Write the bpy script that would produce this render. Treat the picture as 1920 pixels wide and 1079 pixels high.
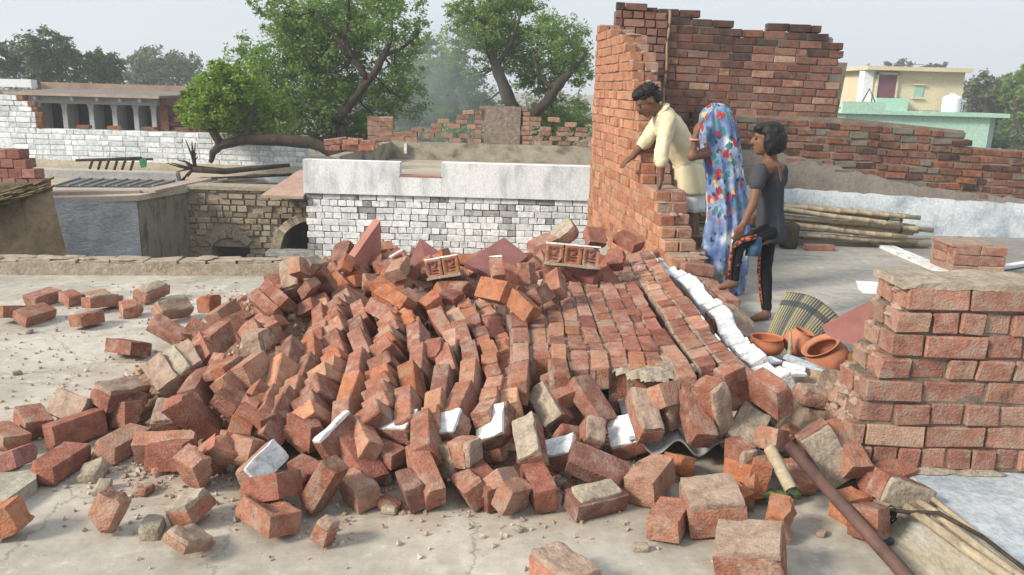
import bpy, bmesh, math, random
from mathutils import Vector, Matrix, Quaternion, noise, Euler
R = random.Random(11)
scene = bpy.context.scene
for o in list(bpy.data.objects): bpy.data.objects.remove(o)

# ---------------------------------------------------------------- camera
cam_d = bpy.data.cameras.new('camera'); cam = bpy.data.objects.new('camera', cam_d)
scene.collection.objects.link(cam); scene.camera = cam
PITCH = math.atan((539.5-170.0)/1500.0); ROLL = math.radians(1.6)
cam_d.sensor_width = 36; cam_d.lens = 36*1500.0/1920.0; cam_d.clip_start = .05; cam_d.clip_end = 3000
fw = Vector((0, math.cos(PITCH), -math.sin(PITCH))); up0 = Vector((0, math.sin(PITCH), math.cos(PITCH))); rt0 = Vector((1,0,0))
upc = up0*math.cos(ROLL)-rt0*math.sin(ROLL); rtc = rt0*math.cos(ROLL)+up0*math.sin(ROLL)
M = Matrix((rtc, upc, -fw)).transposed().to_4x4(); M.translation = Vector((0,0,1.5)); cam.matrix_world = M

# ---------------------------------------------------------------- sky, sun, exposure
SUN_EL = math.radians(32); SUN_DIR = Vector((-.84, -.46, 0)).normalized()*math.cos(SUN_EL)+Vector((0,0,math.sin(SUN_EL)))
w = bpy.data.worlds.new('World'); scene.world = w; w.use_nodes = True
nt = w.node_tree; nt.nodes.clear()
sky = nt.nodes.new('ShaderNodeTexSky'); sky.sky_type = 'NISHITA'; sky.sun_disc = False
sky.sun_elevation = SUN_EL; sky.sun_rotation = math.atan2(SUN_DIR.x, SUN_DIR.y)
sky.air_density = 1.0; sky.dust_density = 6.0; sky.ozone_density = 1.5; sky.altitude = 0
hs = nt.nodes.new('ShaderNodeHueSaturation'); hs.inputs['Saturation'].default_value = .55
mxs = nt.nodes.new('ShaderNodeMixRGB'); mxs.inputs[0].default_value = .72; mxs.inputs[2].default_value = (6.9, 7.55, 8.1, 1)   # thin overcast veil over the sky
bg = nt.nodes.new('ShaderNodeBackground'); bg.inputs['Strength'].default_value = .097
wo = nt.nodes.new('ShaderNodeOutputWorld')
nt.links.new(sky.outputs[0], hs.inputs['Color']); nt.links.new(hs.outputs[0], mxs.inputs[1])
nt.links.new(mxs.outputs[0], bg.inputs['Color']); nt.links.new(bg.outputs[0], wo.inputs[0])
sd = bpy.data.lights.new('sun', 'SUN'); sd.energy = 3.4; sd.angle = math.radians(12); sd.color = (1, .90, .76)
so = bpy.data.objects.new('sun', sd); scene.collection.objects.link(so)
so.rotation_euler = (-SUN_DIR).to_track_quat('-Z', 'Y').to_euler()
vs = scene.view_settings; vs.view_transform = 'Standard'; vs.look = 'None'; vs.exposure = 0.52; vs.gamma = 1; vs.use_curve_mapping = False
cy = scene.cycles; cy.use_denoising = True; cy.denoising_input_passes = 'RGB_ALBEDO_NORMAL'; cy.denoising_prefilter = 'ACCURATE'; cy.max_bounces = 6; cy.diffuse_bounces = 3; cy.glossy_bounces = 2; cy.transmission_bounces = 3; cy.transparent_max_bounces = 6; cy.volume_bounces = 1
cy.caustics_reflective = False; cy.caustics_refractive = False

# ---------------------------------------------------------------- materials
def mat(name): 
    m = bpy.data.materials.new(name); m.use_nodes = True
    n = m.node_tree.nodes; b = n['Principled BSDF']; b.inputs['Specular IOR Level'].default_value = .25
    return m, m.node_tree, b
def nz(t, scale, detail=4, rough=.6, coord='Object', vec=None, stretch=None):
    x = t.nodes.new('ShaderNodeTexNoise'); x.inputs['Scale'].default_value = scale; x.inputs['Detail'].default_value = detail; x.inputs['Roughness'].default_value = rough
    if vec is None:
        c = t.nodes.new('ShaderNodeTexCoord') if coord != 'World' else t.nodes.new('ShaderNodeNewGeometry')
        vec = c.outputs['Position'] if coord == 'World' else c.outputs[coord]
    if stretch:
        mp = t.nodes.new('ShaderNodeMapping'); mp.inputs['Scale'].default_value = stretch; t.links.new(vec, mp.inputs[0]); vec = mp.outputs[0]
    t.links.new(vec, x.inputs['Vector']); return x
def ramp(t, fac, stops, interp='LINEAR'):
    r = t.nodes.new('ShaderNodeValToRGB'); r.color_ramp.interpolation = interp
    e = r.color_ramp.elements
    while len(e) < len(stops): e.new(.5)
    for i, (p, c) in enumerate(stops):
        e[i].position = p; e[i].color = (c[0], c[1], c[2], 1) if isinstance(c, tuple) else (c, c, c, 1)
    t.links.new(fac, r.inputs[0]); return r.outputs[0]
def mix(t, fac, a, b, mode='MIX'):
    m = t.nodes.new('ShaderNodeMixRGB'); m.blend_type = mode
    for s, v in ((m.inputs[0], fac), (m.inputs[1], a), (m.inputs[2], b)):
        if isinstance(v, (int, float)): s.default_value = v
        elif isinstance(v, tuple): s.default_value = (v[0], v[1], v[2], 1)
        else: t.links.new(v, s)
    return m.outputs[0]
def bump(t, b, h, dist=.01, strength=.6):
    x = t.nodes.new('ShaderNodeBump'); x.inputs['Distance'].default_value = dist; x.inputs['Strength'].default_value = strength
    t.links.new(h, x.inputs['Height']); t.links.new(x.outputs[0], b.inputs['Normal'])
def rndoff(t):
    oi = t.nodes.new('ShaderNodeObjectInfo'); c = t.nodes.new('ShaderNodeTexCoord')
    mu = t.nodes.new('ShaderNodeMath'); mu.operation = 'MULTIPLY'; mu.inputs[1].default_value = 37.0; t.links.new(oi.outputs['Random'], mu.inputs[0])
    va = t.nodes.new('ShaderNodeVectorMath'); va.operation = 'ADD'; t.links.new(c.outputs['Object'], va.inputs[0]); t.links.new(mu.outputs[0], va.inputs[1])
    return oi.outputs['Random'], va.outputs[0]
def brick_mat(name, stops, dust, dust_lo=.45, dust_hi=.7, stain=(.10,.07,.055), stain_at=.62, dscale=9):
    m, t, b = mat(name); rnd, vec = rndoff(t)
    base = ramp(t, rnd, stops)
    fr = t.nodes.new('ShaderNodeMath'); fr.operation = 'MULTIPLY'; fr.inputs[1].default_value = 7.31; t.links.new(rnd, fr.inputs[0]); fr2 = t.nodes.new('ShaderNodeMath'); fr2.operation = 'FRACT'; t.links.new(fr.outputs[0], fr2.inputs[0])
    n1 = nz(t, dscale*1.5, 8, .72, vec=vec); f1 = ramp(t, n1.outputs[0], [(dust_lo+.03, 0.0), ((dust_lo+dust_hi)/2, .8), (dust_hi+.05, .95)])
    n2 = nz(t, 75, 6, .8, vec=vec); sp = ramp(t, n2.outputs[0], [(.3, .74), (.5, .99), (.7, 1.12)])
    n4 = nz(t, 17, 5, .7, vec=vec); bl = ramp(t, n4.outputs[0], [(.3, .62), (.5, .98), (.7, 1.26)])
    col = mix(t, 1.0, base, bl, 'MULTIPLY'); col = mix(t, f1, col, dust); col = mix(t, 1.0, col, sp, 'MULTIPLY')
    n3 = nz(t, 7.3, 6, .7, vec=vec); f3 = ramp(t, n3.outputs[0], [(stain_at-.02, 0.0), (stain_at+.07, .7)])
    col = mix(t, f3, col, stain); col = mix(t, 1.0, col, ramp(t, fr2.outputs[0], [(0, .80), (1, 1.12)]), 'MULTIPLY')
    t.links.new(col, b.inputs['Base Color']); b.inputs['Roughness'].default_value = .95; b.inputs['Specular IOR Level'].default_value = .15
    vo = t.nodes.new('ShaderNodeTexVoronoi'); vo.inputs['Scale'].default_value = 110; t.links.new(vec, vo.inputs['Vector'])
    hgt = mix(t, .5, n1.outputs[0], n2.outputs[0]); hgt = mix(t, .25, hgt, vo.outputs['Distance']); bump(t, b, hgt, .012, 1.0)
    return m
def plain(name, c1, c2, scale=6, rough=.9, bscale=30, bd=.004, coord='Object', stretch=None, c3=None, metal=0):
    m, t, b = mat(name); n1 = nz(t, scale, 6, .62, coord, stretch=stretch)
    st = [(.32, c1), (.68, c2)] if c3 is None else [(.3, c1), (.5, c2), (.7, c3)]
    col = ramp(t, n1.outputs[0], st)
    if bd >= .004: col = mix(t, 1.0, col, ramp(t, nz(t, bscale*1.7, 6, .78, coord, stretch=stretch).outputs[0], [(.3, .66), (.55, 1.0), (.72, 1.16)]), 'MULTIPLY')
    t.links.new(col, b.inputs['Base Color']); b.inputs['Roughness'].default_value = rough; b.inputs['Metallic'].default_value = metal; b.inputs['Specular IOR Level'].default_value = .25 if rough < .75 else .12
    if bd: bump(t, b, nz(t, bscale, 5, .65, coord, stretch=stretch).outputs[0], bd, .7)
    return m
BR = [(0,(.29,.125,.088)),(.15,(.38,.165,.108)),(.3,(.25,.125,.098)),(.45,(.33,.128,.080)),(.6,(.43,.24,.165)),(.72,(.28,.118,.085)),(.86,(.37,.155,.098)),(1,(.48,.32,.225))]
MT = {}
MT['brick'] = brick_mat('brick_red', BR, (.39,.29,.23), .45, .80)
MT['dark'] = brick_mat('brick_dark_red', [(0,(.25,.095,.068)),(.5,(.31,.13,.092)),(1,(.27,.105,.08))], (.30,.22,.18), .5, .8)
MT['orange'] = brick_mat('brick_orange', [(0,(.38,.13,.065)),(.5,(.42,.175,.095)),(1,(.37,.13,.075))], (.37,.255,.185), .45, .9, stain_at=.75)
MT['pink'] = brick_mat('brick_pink', [(0,(.38,.18,.16)),(1,(.42,.2,.17))], (.45,.28,.24), .5, .9, stain_at=.8)
MT['wallorange'] = brick_mat('brick_lit_wall', [(0,(.41,.175,.098)),(.3,(.47,.235,.145)),(.55,(.37,.145,.082)),(.8,(.50,.29,.185)),(1,(.43,.19,.11))], (.46,.335,.25), .5, .85, stain_at=.78)
MT['highwall'] = brick_mat('brick_old_wall', [(0,(.19,.083,.062)),(.25,(.24,.112,.082)),(.5,(.15,.068,.054)),(.75,(.30,.155,.115)),(1,(.22,.093,.068))], (.19,.145,.12), .44, .78, stain=(.055,.045,.042), stain_at=.6, dscale=5)
MT['stained'] = brick_mat('brick_black_stained', [(0,(.15,.06,.045)),(.5,(.105,.055,.045)),(1,(.24,.09,.055))], (.10,.08,.07), .42, .72, stain=(.035,.032,.032), stain_at=.5, dscale=5)
MT['lowwall'] = brick_mat('brick_mottled', [(0,(.24,.085,.05)),(.3,(.17,.08,.055)),(.6,(.32,.115,.055)),(.85,(.14,.075,.055)),(1,(.27,.13,.085))], (.22,.165,.13), .46, .75, stain=(.06,.05,.045), stain_at=.56, dscale=6)
MT['nearwall'] = brick_mat('brick_near_wall', [(0,(.33,.145,.105)),(.3,(.39,.20,.145)),(.6,(.29,.12,.09)),(.8,(.43,.28,.20)),(1,(.35,.16,.115))], (.37,.275,.215), .43, .76)
MT['whitebrick'] = brick_mat('brick_whitewashed', [(0,(.84,.86,.88)),(.6,(.88,.89,.90)),(.92,(.80,.82,.84)),(1,(.55,.56,.56))], (.78,.80,.82), .6, .92, stain=(.20,.19,.18), stain_at=.7, dscale=7)
MT['whitegrey'] = brick_mat('brick_mouldy_whitewash', [(0,(.50,.50,.49)),(.5,(.34,.33,.32)),(1,(.62,.63,.63))], (.30,.29,.28), .45, .75, stain=(.10,.095,.09), stain_at=.56, dscale=8)
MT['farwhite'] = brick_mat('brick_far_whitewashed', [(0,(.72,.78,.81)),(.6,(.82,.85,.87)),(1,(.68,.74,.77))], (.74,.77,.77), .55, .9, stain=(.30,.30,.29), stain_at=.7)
MT['jali'] = brick_mat('brick_screen', [(0,(.30,.14,.095)),(.5,(.36,.22,.16)),(1,(.25,.12,.09))], (.33,.26,.2), .45, .75, stain=(.08,.07,.06), stain_at=.6)
MT['mortar'] = plain('mortar', (.27,.225,.175), (.44,.375,.295), 16, .95, 38, .016)
MT['mortard'] = plain('mortar_dark', (.13,.115,.095), (.21,.185,.15), 9, .95, 40, .006)
MT['joint'] = plain('joint_black', (.035,.037,.042), (.09,.09,.09), 6, .95, 40, .004)
MT['mud'] = plain('mud_mortar', (.29,.205,.158), (.42,.315,.245), 15, .95, 30, .022)
MT['white'] = plain('white_paint', (.58,.61,.65), (.80,.82,.84), 11, .85, 45, .01, c3=(.72,.75,.78))
MT['whitedirty'] = plain('white_paint_worn', (.42,.41,.39), (.74,.76,.78), 17, .85, 45, .008, c3=(.80,.82,.84))
def floor_mat(name, stops, fine, scale=.9, stretch=None, streak=None, dustc=False):
    m, t, b = mat(name)
    a = nz(t, scale, 7, .6, 'World', stretch=stretch); col = ramp(t, a.outputs[0], stops)
    f = nz(t, 14, 6, .7, 'World'); col = mix(t, 1.0, col, ramp(t, f.outputs[0], [(.3, fine), (.7, 1.08)]), 'MULTIPLY')
    g = nz(t, 3.1, 6, .68, 'World'); col = mix(t, ramp(t, g.outputs[0], [(.52, 0.0), (.60, .35), (.75, .6)]), col, (.25,.21,.165)); g2 = nz(t, 26, 7, .75, 'World'); col = mix(t, ramp(t, g2.outputs[0], [(.60, 0.0), (.68, .55)]), col, (.22,.185,.15)); g3 = nz(t, 7, 6, .7, 'World'); col = mix(t, ramp(t, g3.outputs[0], [(.58, 0.0), (.70, .5)]), col, (.60,.57,.51))
    if dustc:
        ge = t.nodes.new('ShaderNodeNewGeometry'); mp = t.nodes.new('ShaderNodeMapping'); mp.inputs['Location'].default_value = (.25,-2.15,0); mp.inputs['Scale'].default_value = (.5,.55,0); t.links.new(ge.outputs['Position'], mp.inputs[0]); ln = t.nodes.new('ShaderNodeVectorMath'); ln.operation = 'LENGTH'; t.links.new(mp.outputs[0], ln.inputs[0])
        near = ramp(t, ln.outputs['Value'], [(.62, 1.0), (1.0, 0.0)]); dn = nz(t, 4.5, 8, .75, 'World'); dm = mix(t, 1.0, near, ramp(t, dn.outputs[0], [(.36, 0.0), (.62, .85)]), 'MULTIPLY'); col = mix(t, dm, col, (.33,.235,.175))
    cr = t.nodes.new('ShaderNodeTexVoronoi'); cr.feature = 'DISTANCE_TO_EDGE'; cr.inputs['Scale'].default_value = .9; wv = nz(t, 5, 5, .7, 'World'); ge2 = t.nodes.new('ShaderNodeNewGeometry'); ad = t.nodes.new('ShaderNodeMixRGB'); ad.blend_type = 'ADD'; ad.inputs[0].default_value = .22; t.links.new(ge2.outputs['Position'], ad.inputs[1]); t.links.new(wv.outputs['Color'], ad.inputs[2]); t.links.new(ad.outputs[0], cr.inputs['Vector'])
    col = mix(t, ramp(t, cr.outputs['Distance'], [(.0, .6), (.007, 0.0)]), col, (.16,.135,.11))
    if streak:
        s = nz(t, 2.2, 6, .7, 'World', stretch=streak); col = mix(t, ramp(t, s.outputs[0], [(.5, 0.0), (.68, .55)]), col, (.20,.185,.165))
    t.links.new(col, b.inputs['Base Color']); b.inputs['Roughness'].default_value = .9
    bump(t, b, mix(t, .5, f.outputs[0], nz(t, 90, 4, .7, 'World').outputs[0]), .006, .5); return m
MT['floor'] = floor_mat('roof_concrete', [(.28,(.25,.235,.205)),(.42,(.38,.355,.305)),(.56,(.52,.485,.42)),(.8,(.50,.485,.45))], .76, .75, dustc=True)
MT['floorr'] = floor_mat('terrace_concrete', [(.3,(.33,.315,.285)),(.7,(.45,.43,.39))], .80, .7, streak=(.45,2.6,1))
MT['bluewash'] = plain('blue_limewash_floor', (.27,.33,.38), (.42,.475,.52), 5, .88, 22, .012, c3=(.53,.565,.59))
MT['ground'] = plain('village_ground', (.16,.13,.09), (.27,.22,.15), .4, .95, 4, .05, 'World')
MT['bark'] = plain('bark', (.035,.028,.022), (.085,.068,.052), 9, .95, 30, .02, stretch=(1,1,.35))
MT['bamboo'] = plain('bamboo_dry', (.19,.15,.10), (.40,.335,.235), 12, .7, 40, .005, stretch=(1,.35,1), c3=(.30,.24,.155))
MT['clay'] = plain('terracotta', (.38,.13,.065), (.46,.18,.095), 5, .7, 60, .002)
MT['claydark'] = plain('terracotta_scorched', (.30,.11,.06), (.44,.185,.11), 4, .75, 60, .002, c3=(.12,.09,.07))
MT['redstone'] = plain('red_sandstone', (.33,.145,.115), (.43,.21,.17), 7, .85, 50, .003)
MT['redstone2'] = plain('maroon_sandstone', (.20,.085,.075), (.29,.13,.115), 6, .75, 50, .003)
MT['asbestos'] = plain('asbestos_sheet', (.22,.22,.215), (.42,.42,.40), 9, .9, 40, .004)
MT['rust'] = plain('rusty_pipe', (.075,.045,.04), (.145,.08,.065), 14, .65, 60, .003)
def leafmat(name, c1, c2, tr=.35):
    m, t, b = mat(name); a = nz(t, 1.3, 3, .6, 'World'); g = t.nodes.new('ShaderNodeNewGeometry')
    col = mix(t, .25, ramp(t, a.outputs[0], [(.38, c1), (.62, c2)]), ramp(t, g.outputs['Random Per Island'], [(0, c1), (1, c2)]))
    t.links.new(col, b.inputs['Base Color']); b.inputs['Roughness'].default_value = .55
    tl = t.nodes.new('ShaderNodeBsdfTranslucent'); t.links.new(col, tl.inputs[0]); ms = t.nodes.new('ShaderNodeMixShader'); ms.inputs[0].default_value = tr
    o = t.nodes['Material Output']; t.links.new(b.outputs[0], ms.inputs[1]); t.links.new(tl.outputs[0], ms.inputs[2]); t.links.new(ms.outputs[0], o.inputs[0]); return m
MT['leaf1'] = leafmat('neem_leaf', (.13,.245,.045), (.235,.37,.085), .5)
MT['leaf2'] = leafmat('yellow_green_leaf', (.17,.285,.035), (.24,.37,.055))
MT['leaf3'] = leafmat('dark_leaf', (.06,.115,.045), (.105,.17,.06))
MT['leaf4'] = leafmat('hazy_leaf', (.12,.145,.08), (.18,.20,.11))  # pale grey-green, distance haze put into the leaf colour

# ---------------------------------------------------------------- mesh helpers
COL = scene.collection
def new(name, me, m=None, parent=None, loc=(0,0,0)):
    o = bpy.data.objects.new(name, me); COL.objects.link(o); o.location = loc
    if m is not None and me is not None and not me.materials: me.materials.append(MT[m] if isinstance(m, str) else m)
    if parent is not None: o.parent = parent; o.location = Vector(loc)-parent.location
    return o
def thing(name, label, cat, loc=(0,0,0), group=None):
    o = new(name, None, None, None, loc); return tag(o, label, cat, group)
def tag(o, label, cat, group=None):
    o['label'] = label; o['category'] = cat
    if group: o['group'] = group
    return o
def kind(o, k): o['kind'] = k; return o
class MB:
    def __init__(s): s.v = []; s.f = []
    def add(s, v, f):
        n = len(s.v); s.v += [tuple(x) for x in v]; s.f += [tuple(i+n for i in q) for q in f]; return s
    def box(s, a, b, jit=0):
        v = [(x, y, z) for x in (a[0], b[0]) for y in (a[1], b[1]) for z in (a[2], b[2])]
        if jit: v = [tuple(c+R.uniform(-jit, jit) for c in p) for p in v]
        return s.add(v, [(0,1,3,2),(4,6,7,5),(0,4,5,1),(2,3,7,6),(0,2,6,4),(1,5,7,3)])
    def obox(s, c, ax, hx, ay, hy, az, hz):
        c = Vector(c); v = [c+ax*hx*i+ay*hy*j+az*hz*k for i in (-1,1) for j in (-1,1) for k in (-1,1)]
        return s.add(v, [(0,1,3,2),(4,6,7,5),(0,4,5,1),(2,3,7,6),(0,2,6,4),(1,5,7,3)])
    def tube(s, pts, rad, n=8, cap=True, flat=1.0):
        pts = [Vector(p) for p in pts]; k = len(pts); rad = rad if isinstance(rad, (list, tuple)) else [rad]*k
        base = len(s.v); ref = Vector((0,0,1))
        for i, p in enumerate(pts):
            d = (pts[min(i+1,k-1)]-pts[max(i-1,0)]).normalized()
            a = d.cross(ref); a = a if a.length > .05 else d.cross(Vector((1,0,0))); a.normalize(); b = a.cross(d).normalized()
            for j in range(n):
                t = 2*math.pi*j/n; s.v.append(tuple(p+(a*math.cos(t)+b*math.sin(t)*flat)*rad[i]))
        for i in range(k-1):
            for j in range(n): s.f.append((base+i*n+j, base+i*n+(j+1)%n, base+(i+1)*n+(j+1)%n, base+(i+1)*n+j))
        if cap: s.f.append(tuple(base+j for j in range(n))[::-1]); s.f.append(tuple(base+(k-1)*n+j for j in range(n)))
        return s
    def ball(s, c, r, n=10, m=6):
        r = (r, r, r) if not isinstance(r, (tuple, list)) else r
        base = len(s.v); s.v.append((c[0], c[1], c[2]+r[2]))
        for i in range(1, m):
            a = math.pi*i/m
            for j in range(n): t = 2*math.pi*j/n; s.v.append((c[0]+r[0]*math.sin(a)*math.cos(t), c[1]+r[1]*math.sin(a)*math.sin(t), c[2]+r[2]*math.cos(a)))
        s.v.append((c[0], c[1], c[2]-r[2])); e = len(s.v)-1
        for j in range(n): s.f.append((base, base+1+j, base+1+(j+1)%n)); s.f.append((e, base+1+(m-2)*n+(j+1)%n, base+1+(m-2)*n+j))
        for i in range(m-2):
            for j in range(n): a = base+1+i*n; s.f.append((a+j, a+n+j, a+n+(j+1)%n, a+(j+1)%n))
        return s
    def prism(s, poly, d, thick):          # polygon (3-D points) extruded along d
        d = Vector(d).normalized()*thick; n = len(poly); a = [Vector(p) for p in poly]; b = [p+d for p in a]
        return s.add(a+b, [tuple(range(n))[::-1], tuple(range(n, 2*n))]+[(i, (i+1)%n, n+(i+1)%n, n+i) for i in range(n)])
    def lathe(s, prof, n=24, org=(0,0,0)):
        base = len(s.v)
        for r, z in prof:
            for j in range(n): t = 2*math.pi*j/n; s.v.append((org[0]+r*math.cos(t), org[1]+r*math.sin(t), org[2]+z))
        for i in range(len(prof)-1):
            for j in range(n): s.f.append((base+i*n+j, base+i*n+(j+1)%n, base+(i+1)*n+(j+1)%n, base+(i+1)*n+j))
        return s
    def mesh(s, name, smooth=False, fix=True):
        me = bpy.data.meshes.new(name); me.from_pydata(s.v, [], s.f)
        if fix:
            bm = bmesh.new(); bm.from_mesh(me); bmesh.ops.recalc_face_normals(bm, faces=bm.faces); bm.to_mesh(me); bm.free()
        me.update()
        if smooth: me.polygons.foreach_set('use_smooth', [True]*len(me.polygons))
        return me
    def obj(s, name, m, parent=None, smooth=False, fix=True):
        return new(name, s.mesh(name, smooth, fix), m, parent, (0,0,0))
def lump(a, b, c, seed, round_=.006, rough=.004, seg=(6,4,3), chips=2, top=0.0, broken=0):
    """worn brick or lump a x b x c, one rounded, chipped, slightly warped mesh"""
    rr = random.Random(seed); nx, ny, nzz = seg; v = []; idx = {}; f = []
    cuts = []
    for _ in range(chips):
        d = Vector((rr.choice((-1,1))*rr.uniform(.2,1), rr.choice((-1,1))*rr.uniform(.2,1), rr.choice((-1,1))*rr.uniform(.2,1))).normalized()
        ext = abs(d.x)*a/2+abs(d.y)*b/2+abs(d.z)*c/2; cuts.append((d, ext-rr.uniform(.008,.03)*min(1, min(a,b,c)/.07)))
    off = Vector((rr.uniform(-50,50), rr.uniform(-50,50), rr.uniform(-50,50)))
    def vert(i, j, k):
        if (i,j,k) in idx: return idx[(i,j,k)]
        def g(t, n, L):
            u = t/n*2-1; u = math.copysign(abs(u)**.7, u); return u*L/2
        p = Vector((g(i,nx,a), g(j,ny,b), g(k,nzz,c)))
        r = min(round_, a*.3, b*.3, c*.3); q = Vector((max(-a/2+r, min(a/2-r, p.x)), max(-b/2+r, min(b/2-r, p.y)), max(-c/2+r, min(c/2-r, p.z))))
        dd = p-q
        if dd.length > r: p = q+dd.normalized()*r
        for d, e in cuts:
            h = p.dot(d)-e
            if h > 0: p = p-d*h
        nn = noise.noise_vector((p+off)*16); p = p+nn*rough+noise.noise_vector((p+off)*55)*rough*.45
        if broken and i == nx: p.x += broken*(noise.noise((p+off)*13)+.6*noise.noise((p+off)*37))
        if top and k == nzz: p.z += noise.noise((p+off)*22)*top
        idx[(i,j,k)] = len(v); v.append(tuple(p)); return idx[(i,j,k)]
    for k in (0, nzz):
        for i in range(nx):
            for j in range(ny):
                q = (vert(i,j,k), vert(i+1,j,k), vert(i+1,j+1,k), vert(i,j+1,k)); f.append(q if k else q[::-1])
    for j in (0, ny):
        for i in range(nx):
            for k in range(nzz):
                q = (vert(i,j,k), vert(i+1,j,k), vert(i+1,j,k+1), vert(i,j,k+1)); f.append(q[::-1] if j else q)
    for i in (0, nx):
        for j in range(ny):
            for k in range(nzz):
                q = (vert(i,j,k), vert(i,j+1,k), vert(i,j+1,k+1), vert(i,j,k+1)); f.append(q if i else q[::-1])
    me = bpy.data.meshes.new('brick'); me.from_pydata(v, [], f); me.update()
    me.polygons.foreach_set('use_smooth', [True]*len(me.polygons))
    try: me.set_sharp_from_angle(angle=math.radians(32))
    except Exception: pass
    return me
def small_brick(a, b, c, seed, r=.0045, j=.0035):
    """cheap wall brick (44 triangles): a chamfered, uneven box"""
    rr = random.Random(seed); bm = bmesh.new(); bmesh.ops.create_cube(bm, size=1)
    for v in bm.verts: v.co = Vector((v.co.x*a, v.co.y*b, v.co.z*c))+Vector((rr.uniform(-j,j), rr.uniform(-j,j), rr.uniform(-j,j)))
    bmesh.ops.bevel(bm, geom=list(bm.edges), offset=r, segments=1, affect='EDGES', profile=.5)
    for v in bm.verts: v.co += Vector((rr.uniform(-j,j), rr.uniform(-j,j), rr.uniform(-j,j)))*.5
    me = bpy.data.meshes.new('brick'); bm.to_mesh(me); bm.free(); me.update(); return me
TEMPL = {}
def tmpl(key, a, b, c, m, n=8, **kw):
    k = (key, m)
    if k not in TEMPL:
        TEMPL[k] = []
        for i in range(n):
            me = small_brick(a, b, c, hash(key) % 999+i*7 if False else len(TEMPL)*31+i, **kw); me.materials.append(MT[m]); TEMPL[k].append(me)
    return R.choice(TEMPL[k])
def put(name, me, M4, parent=None):
    o = bpy.data.objects.new(name, me); COL.objects.link(o)
    if parent is not None: o.parent = parent; M4 = Matrix.Translation(-parent.location) @ M4
    o.matrix_local = M4; return o
def frame(x, y, z, loc):
    m = Matrix((x, y, z)).transposed().to_4x4(); m.translation = Vector(loc); return m
def jitrot(d): return Euler((R.gauss(0,d), R.gauss(0,d), R.gauss(0,d))).to_matrix().to_4x4()
def sub(name, me, M4, parent):
    o = bpy.data.objects.new(name, me); COL.objects.link(o); o.parent = parent; o.matrix_local = M4; return o
ORD = ['first','second','third','fourth','fifth','sixth','seventh','eighth','ninth','tenth','eleventh','twelfth','thirteenth','fourteenth','fifteenth','sixteenth','seventeenth','eighteenth','nineteenth','twentieth']
HAZE = .003; SMOKE = 1.1
# ================================================================ the setting
X, Y, Zv = Vector((1,0,0)), Vector((0,1,0)), Vector((0,0,1))
def poly_slab(name, pts, z1, z0, m):
    mb = MB(); mb.prism([(x, y, z1) for x, y in pts], (0,0,-1), z1-z0); return kind(mb.obj(name, m), 'structure')
g = MB(); g.add([(-900,-200,-3.3),(900,-200,-3.3),(900,1600,-3.3),(-900,1600,-3.3)], [(0,1,2,3)]); kind(g.obj('ground', 'ground'), 'structure')
poly_slab('roof_floor', [(-9,-2.5),(1.30,-2.5),(1.30,6.72),(-9,5.62)], 0, -3.25, 'floor')
poly_slab('terrace_floor', [(1.302,-2.5),(9,-2.5),(9,9.6),(1.0,9.6),(1.302,6.7)], 0, -3.25, 'floorr')
kind(MB().add([(4.05,6.2,.004),(8.9,6.2,.004),(8.9,9.2,.004),(4.05,9.2,.004)], [(0,1,2,3)]).obj('terrace_side_floor', plain('dark_screed', (.21,.20,.19), (.31,.295,.275), 2.5, .92, 20, .006, 'World')), 'structure')
kind(MB().box((3.84,3.4,-.05), (3.99,9.1,.035), .004).obj('kerb', 'whitedirty'), 'structure')
# limewashed platform with its plaster cove, right foreground
kind(MB().box((1.56,.2,-.2), (6,3.2,.085)).obj('platform_floor', 'bluewash'), 'structure')
cv = MB(); n = 16
for i in range(n+1):
    y = .2+i*(2.75/n); k = .02*noise.noise(Vector((y*2,0,5)))
    cv.v += [(1.33+k*1.5, y, .003), (1.43+k, y, .018+k*.2), (1.52, y, .055), (1.575, y, .089)]
for i in range(n):
    for j in range(3): a = i*4+j; cv.f.append((a, a+1, a+5, a+4))
kind(cv.obj('plaster_cove', plain('cove_plaster', (.27,.225,.15), (.42,.38,.30), 5, .92, 25, .01, stretch=(2,.7,1), c3=(.50,.49,.45)), None, True), 'structure')
sl = MB(); sl.prism([(-2.4,2.81,.055),(-1.80,2.80,.055),(-1.745,2.70,.055),(-1.76,2.52,.055),(-1.79,2.36,.055),(-2.4,2.2,.055)], (0,0,-1), .057)
tag(sl.obj('stone_slab', plain('kerb_concrete', (.30,.275,.22), (.44,.41,.34), 7, .93, 22, .012)), 'low grey concrete slab on the floor at the left edge, in front of the dark red bricks', 'slab')

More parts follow.
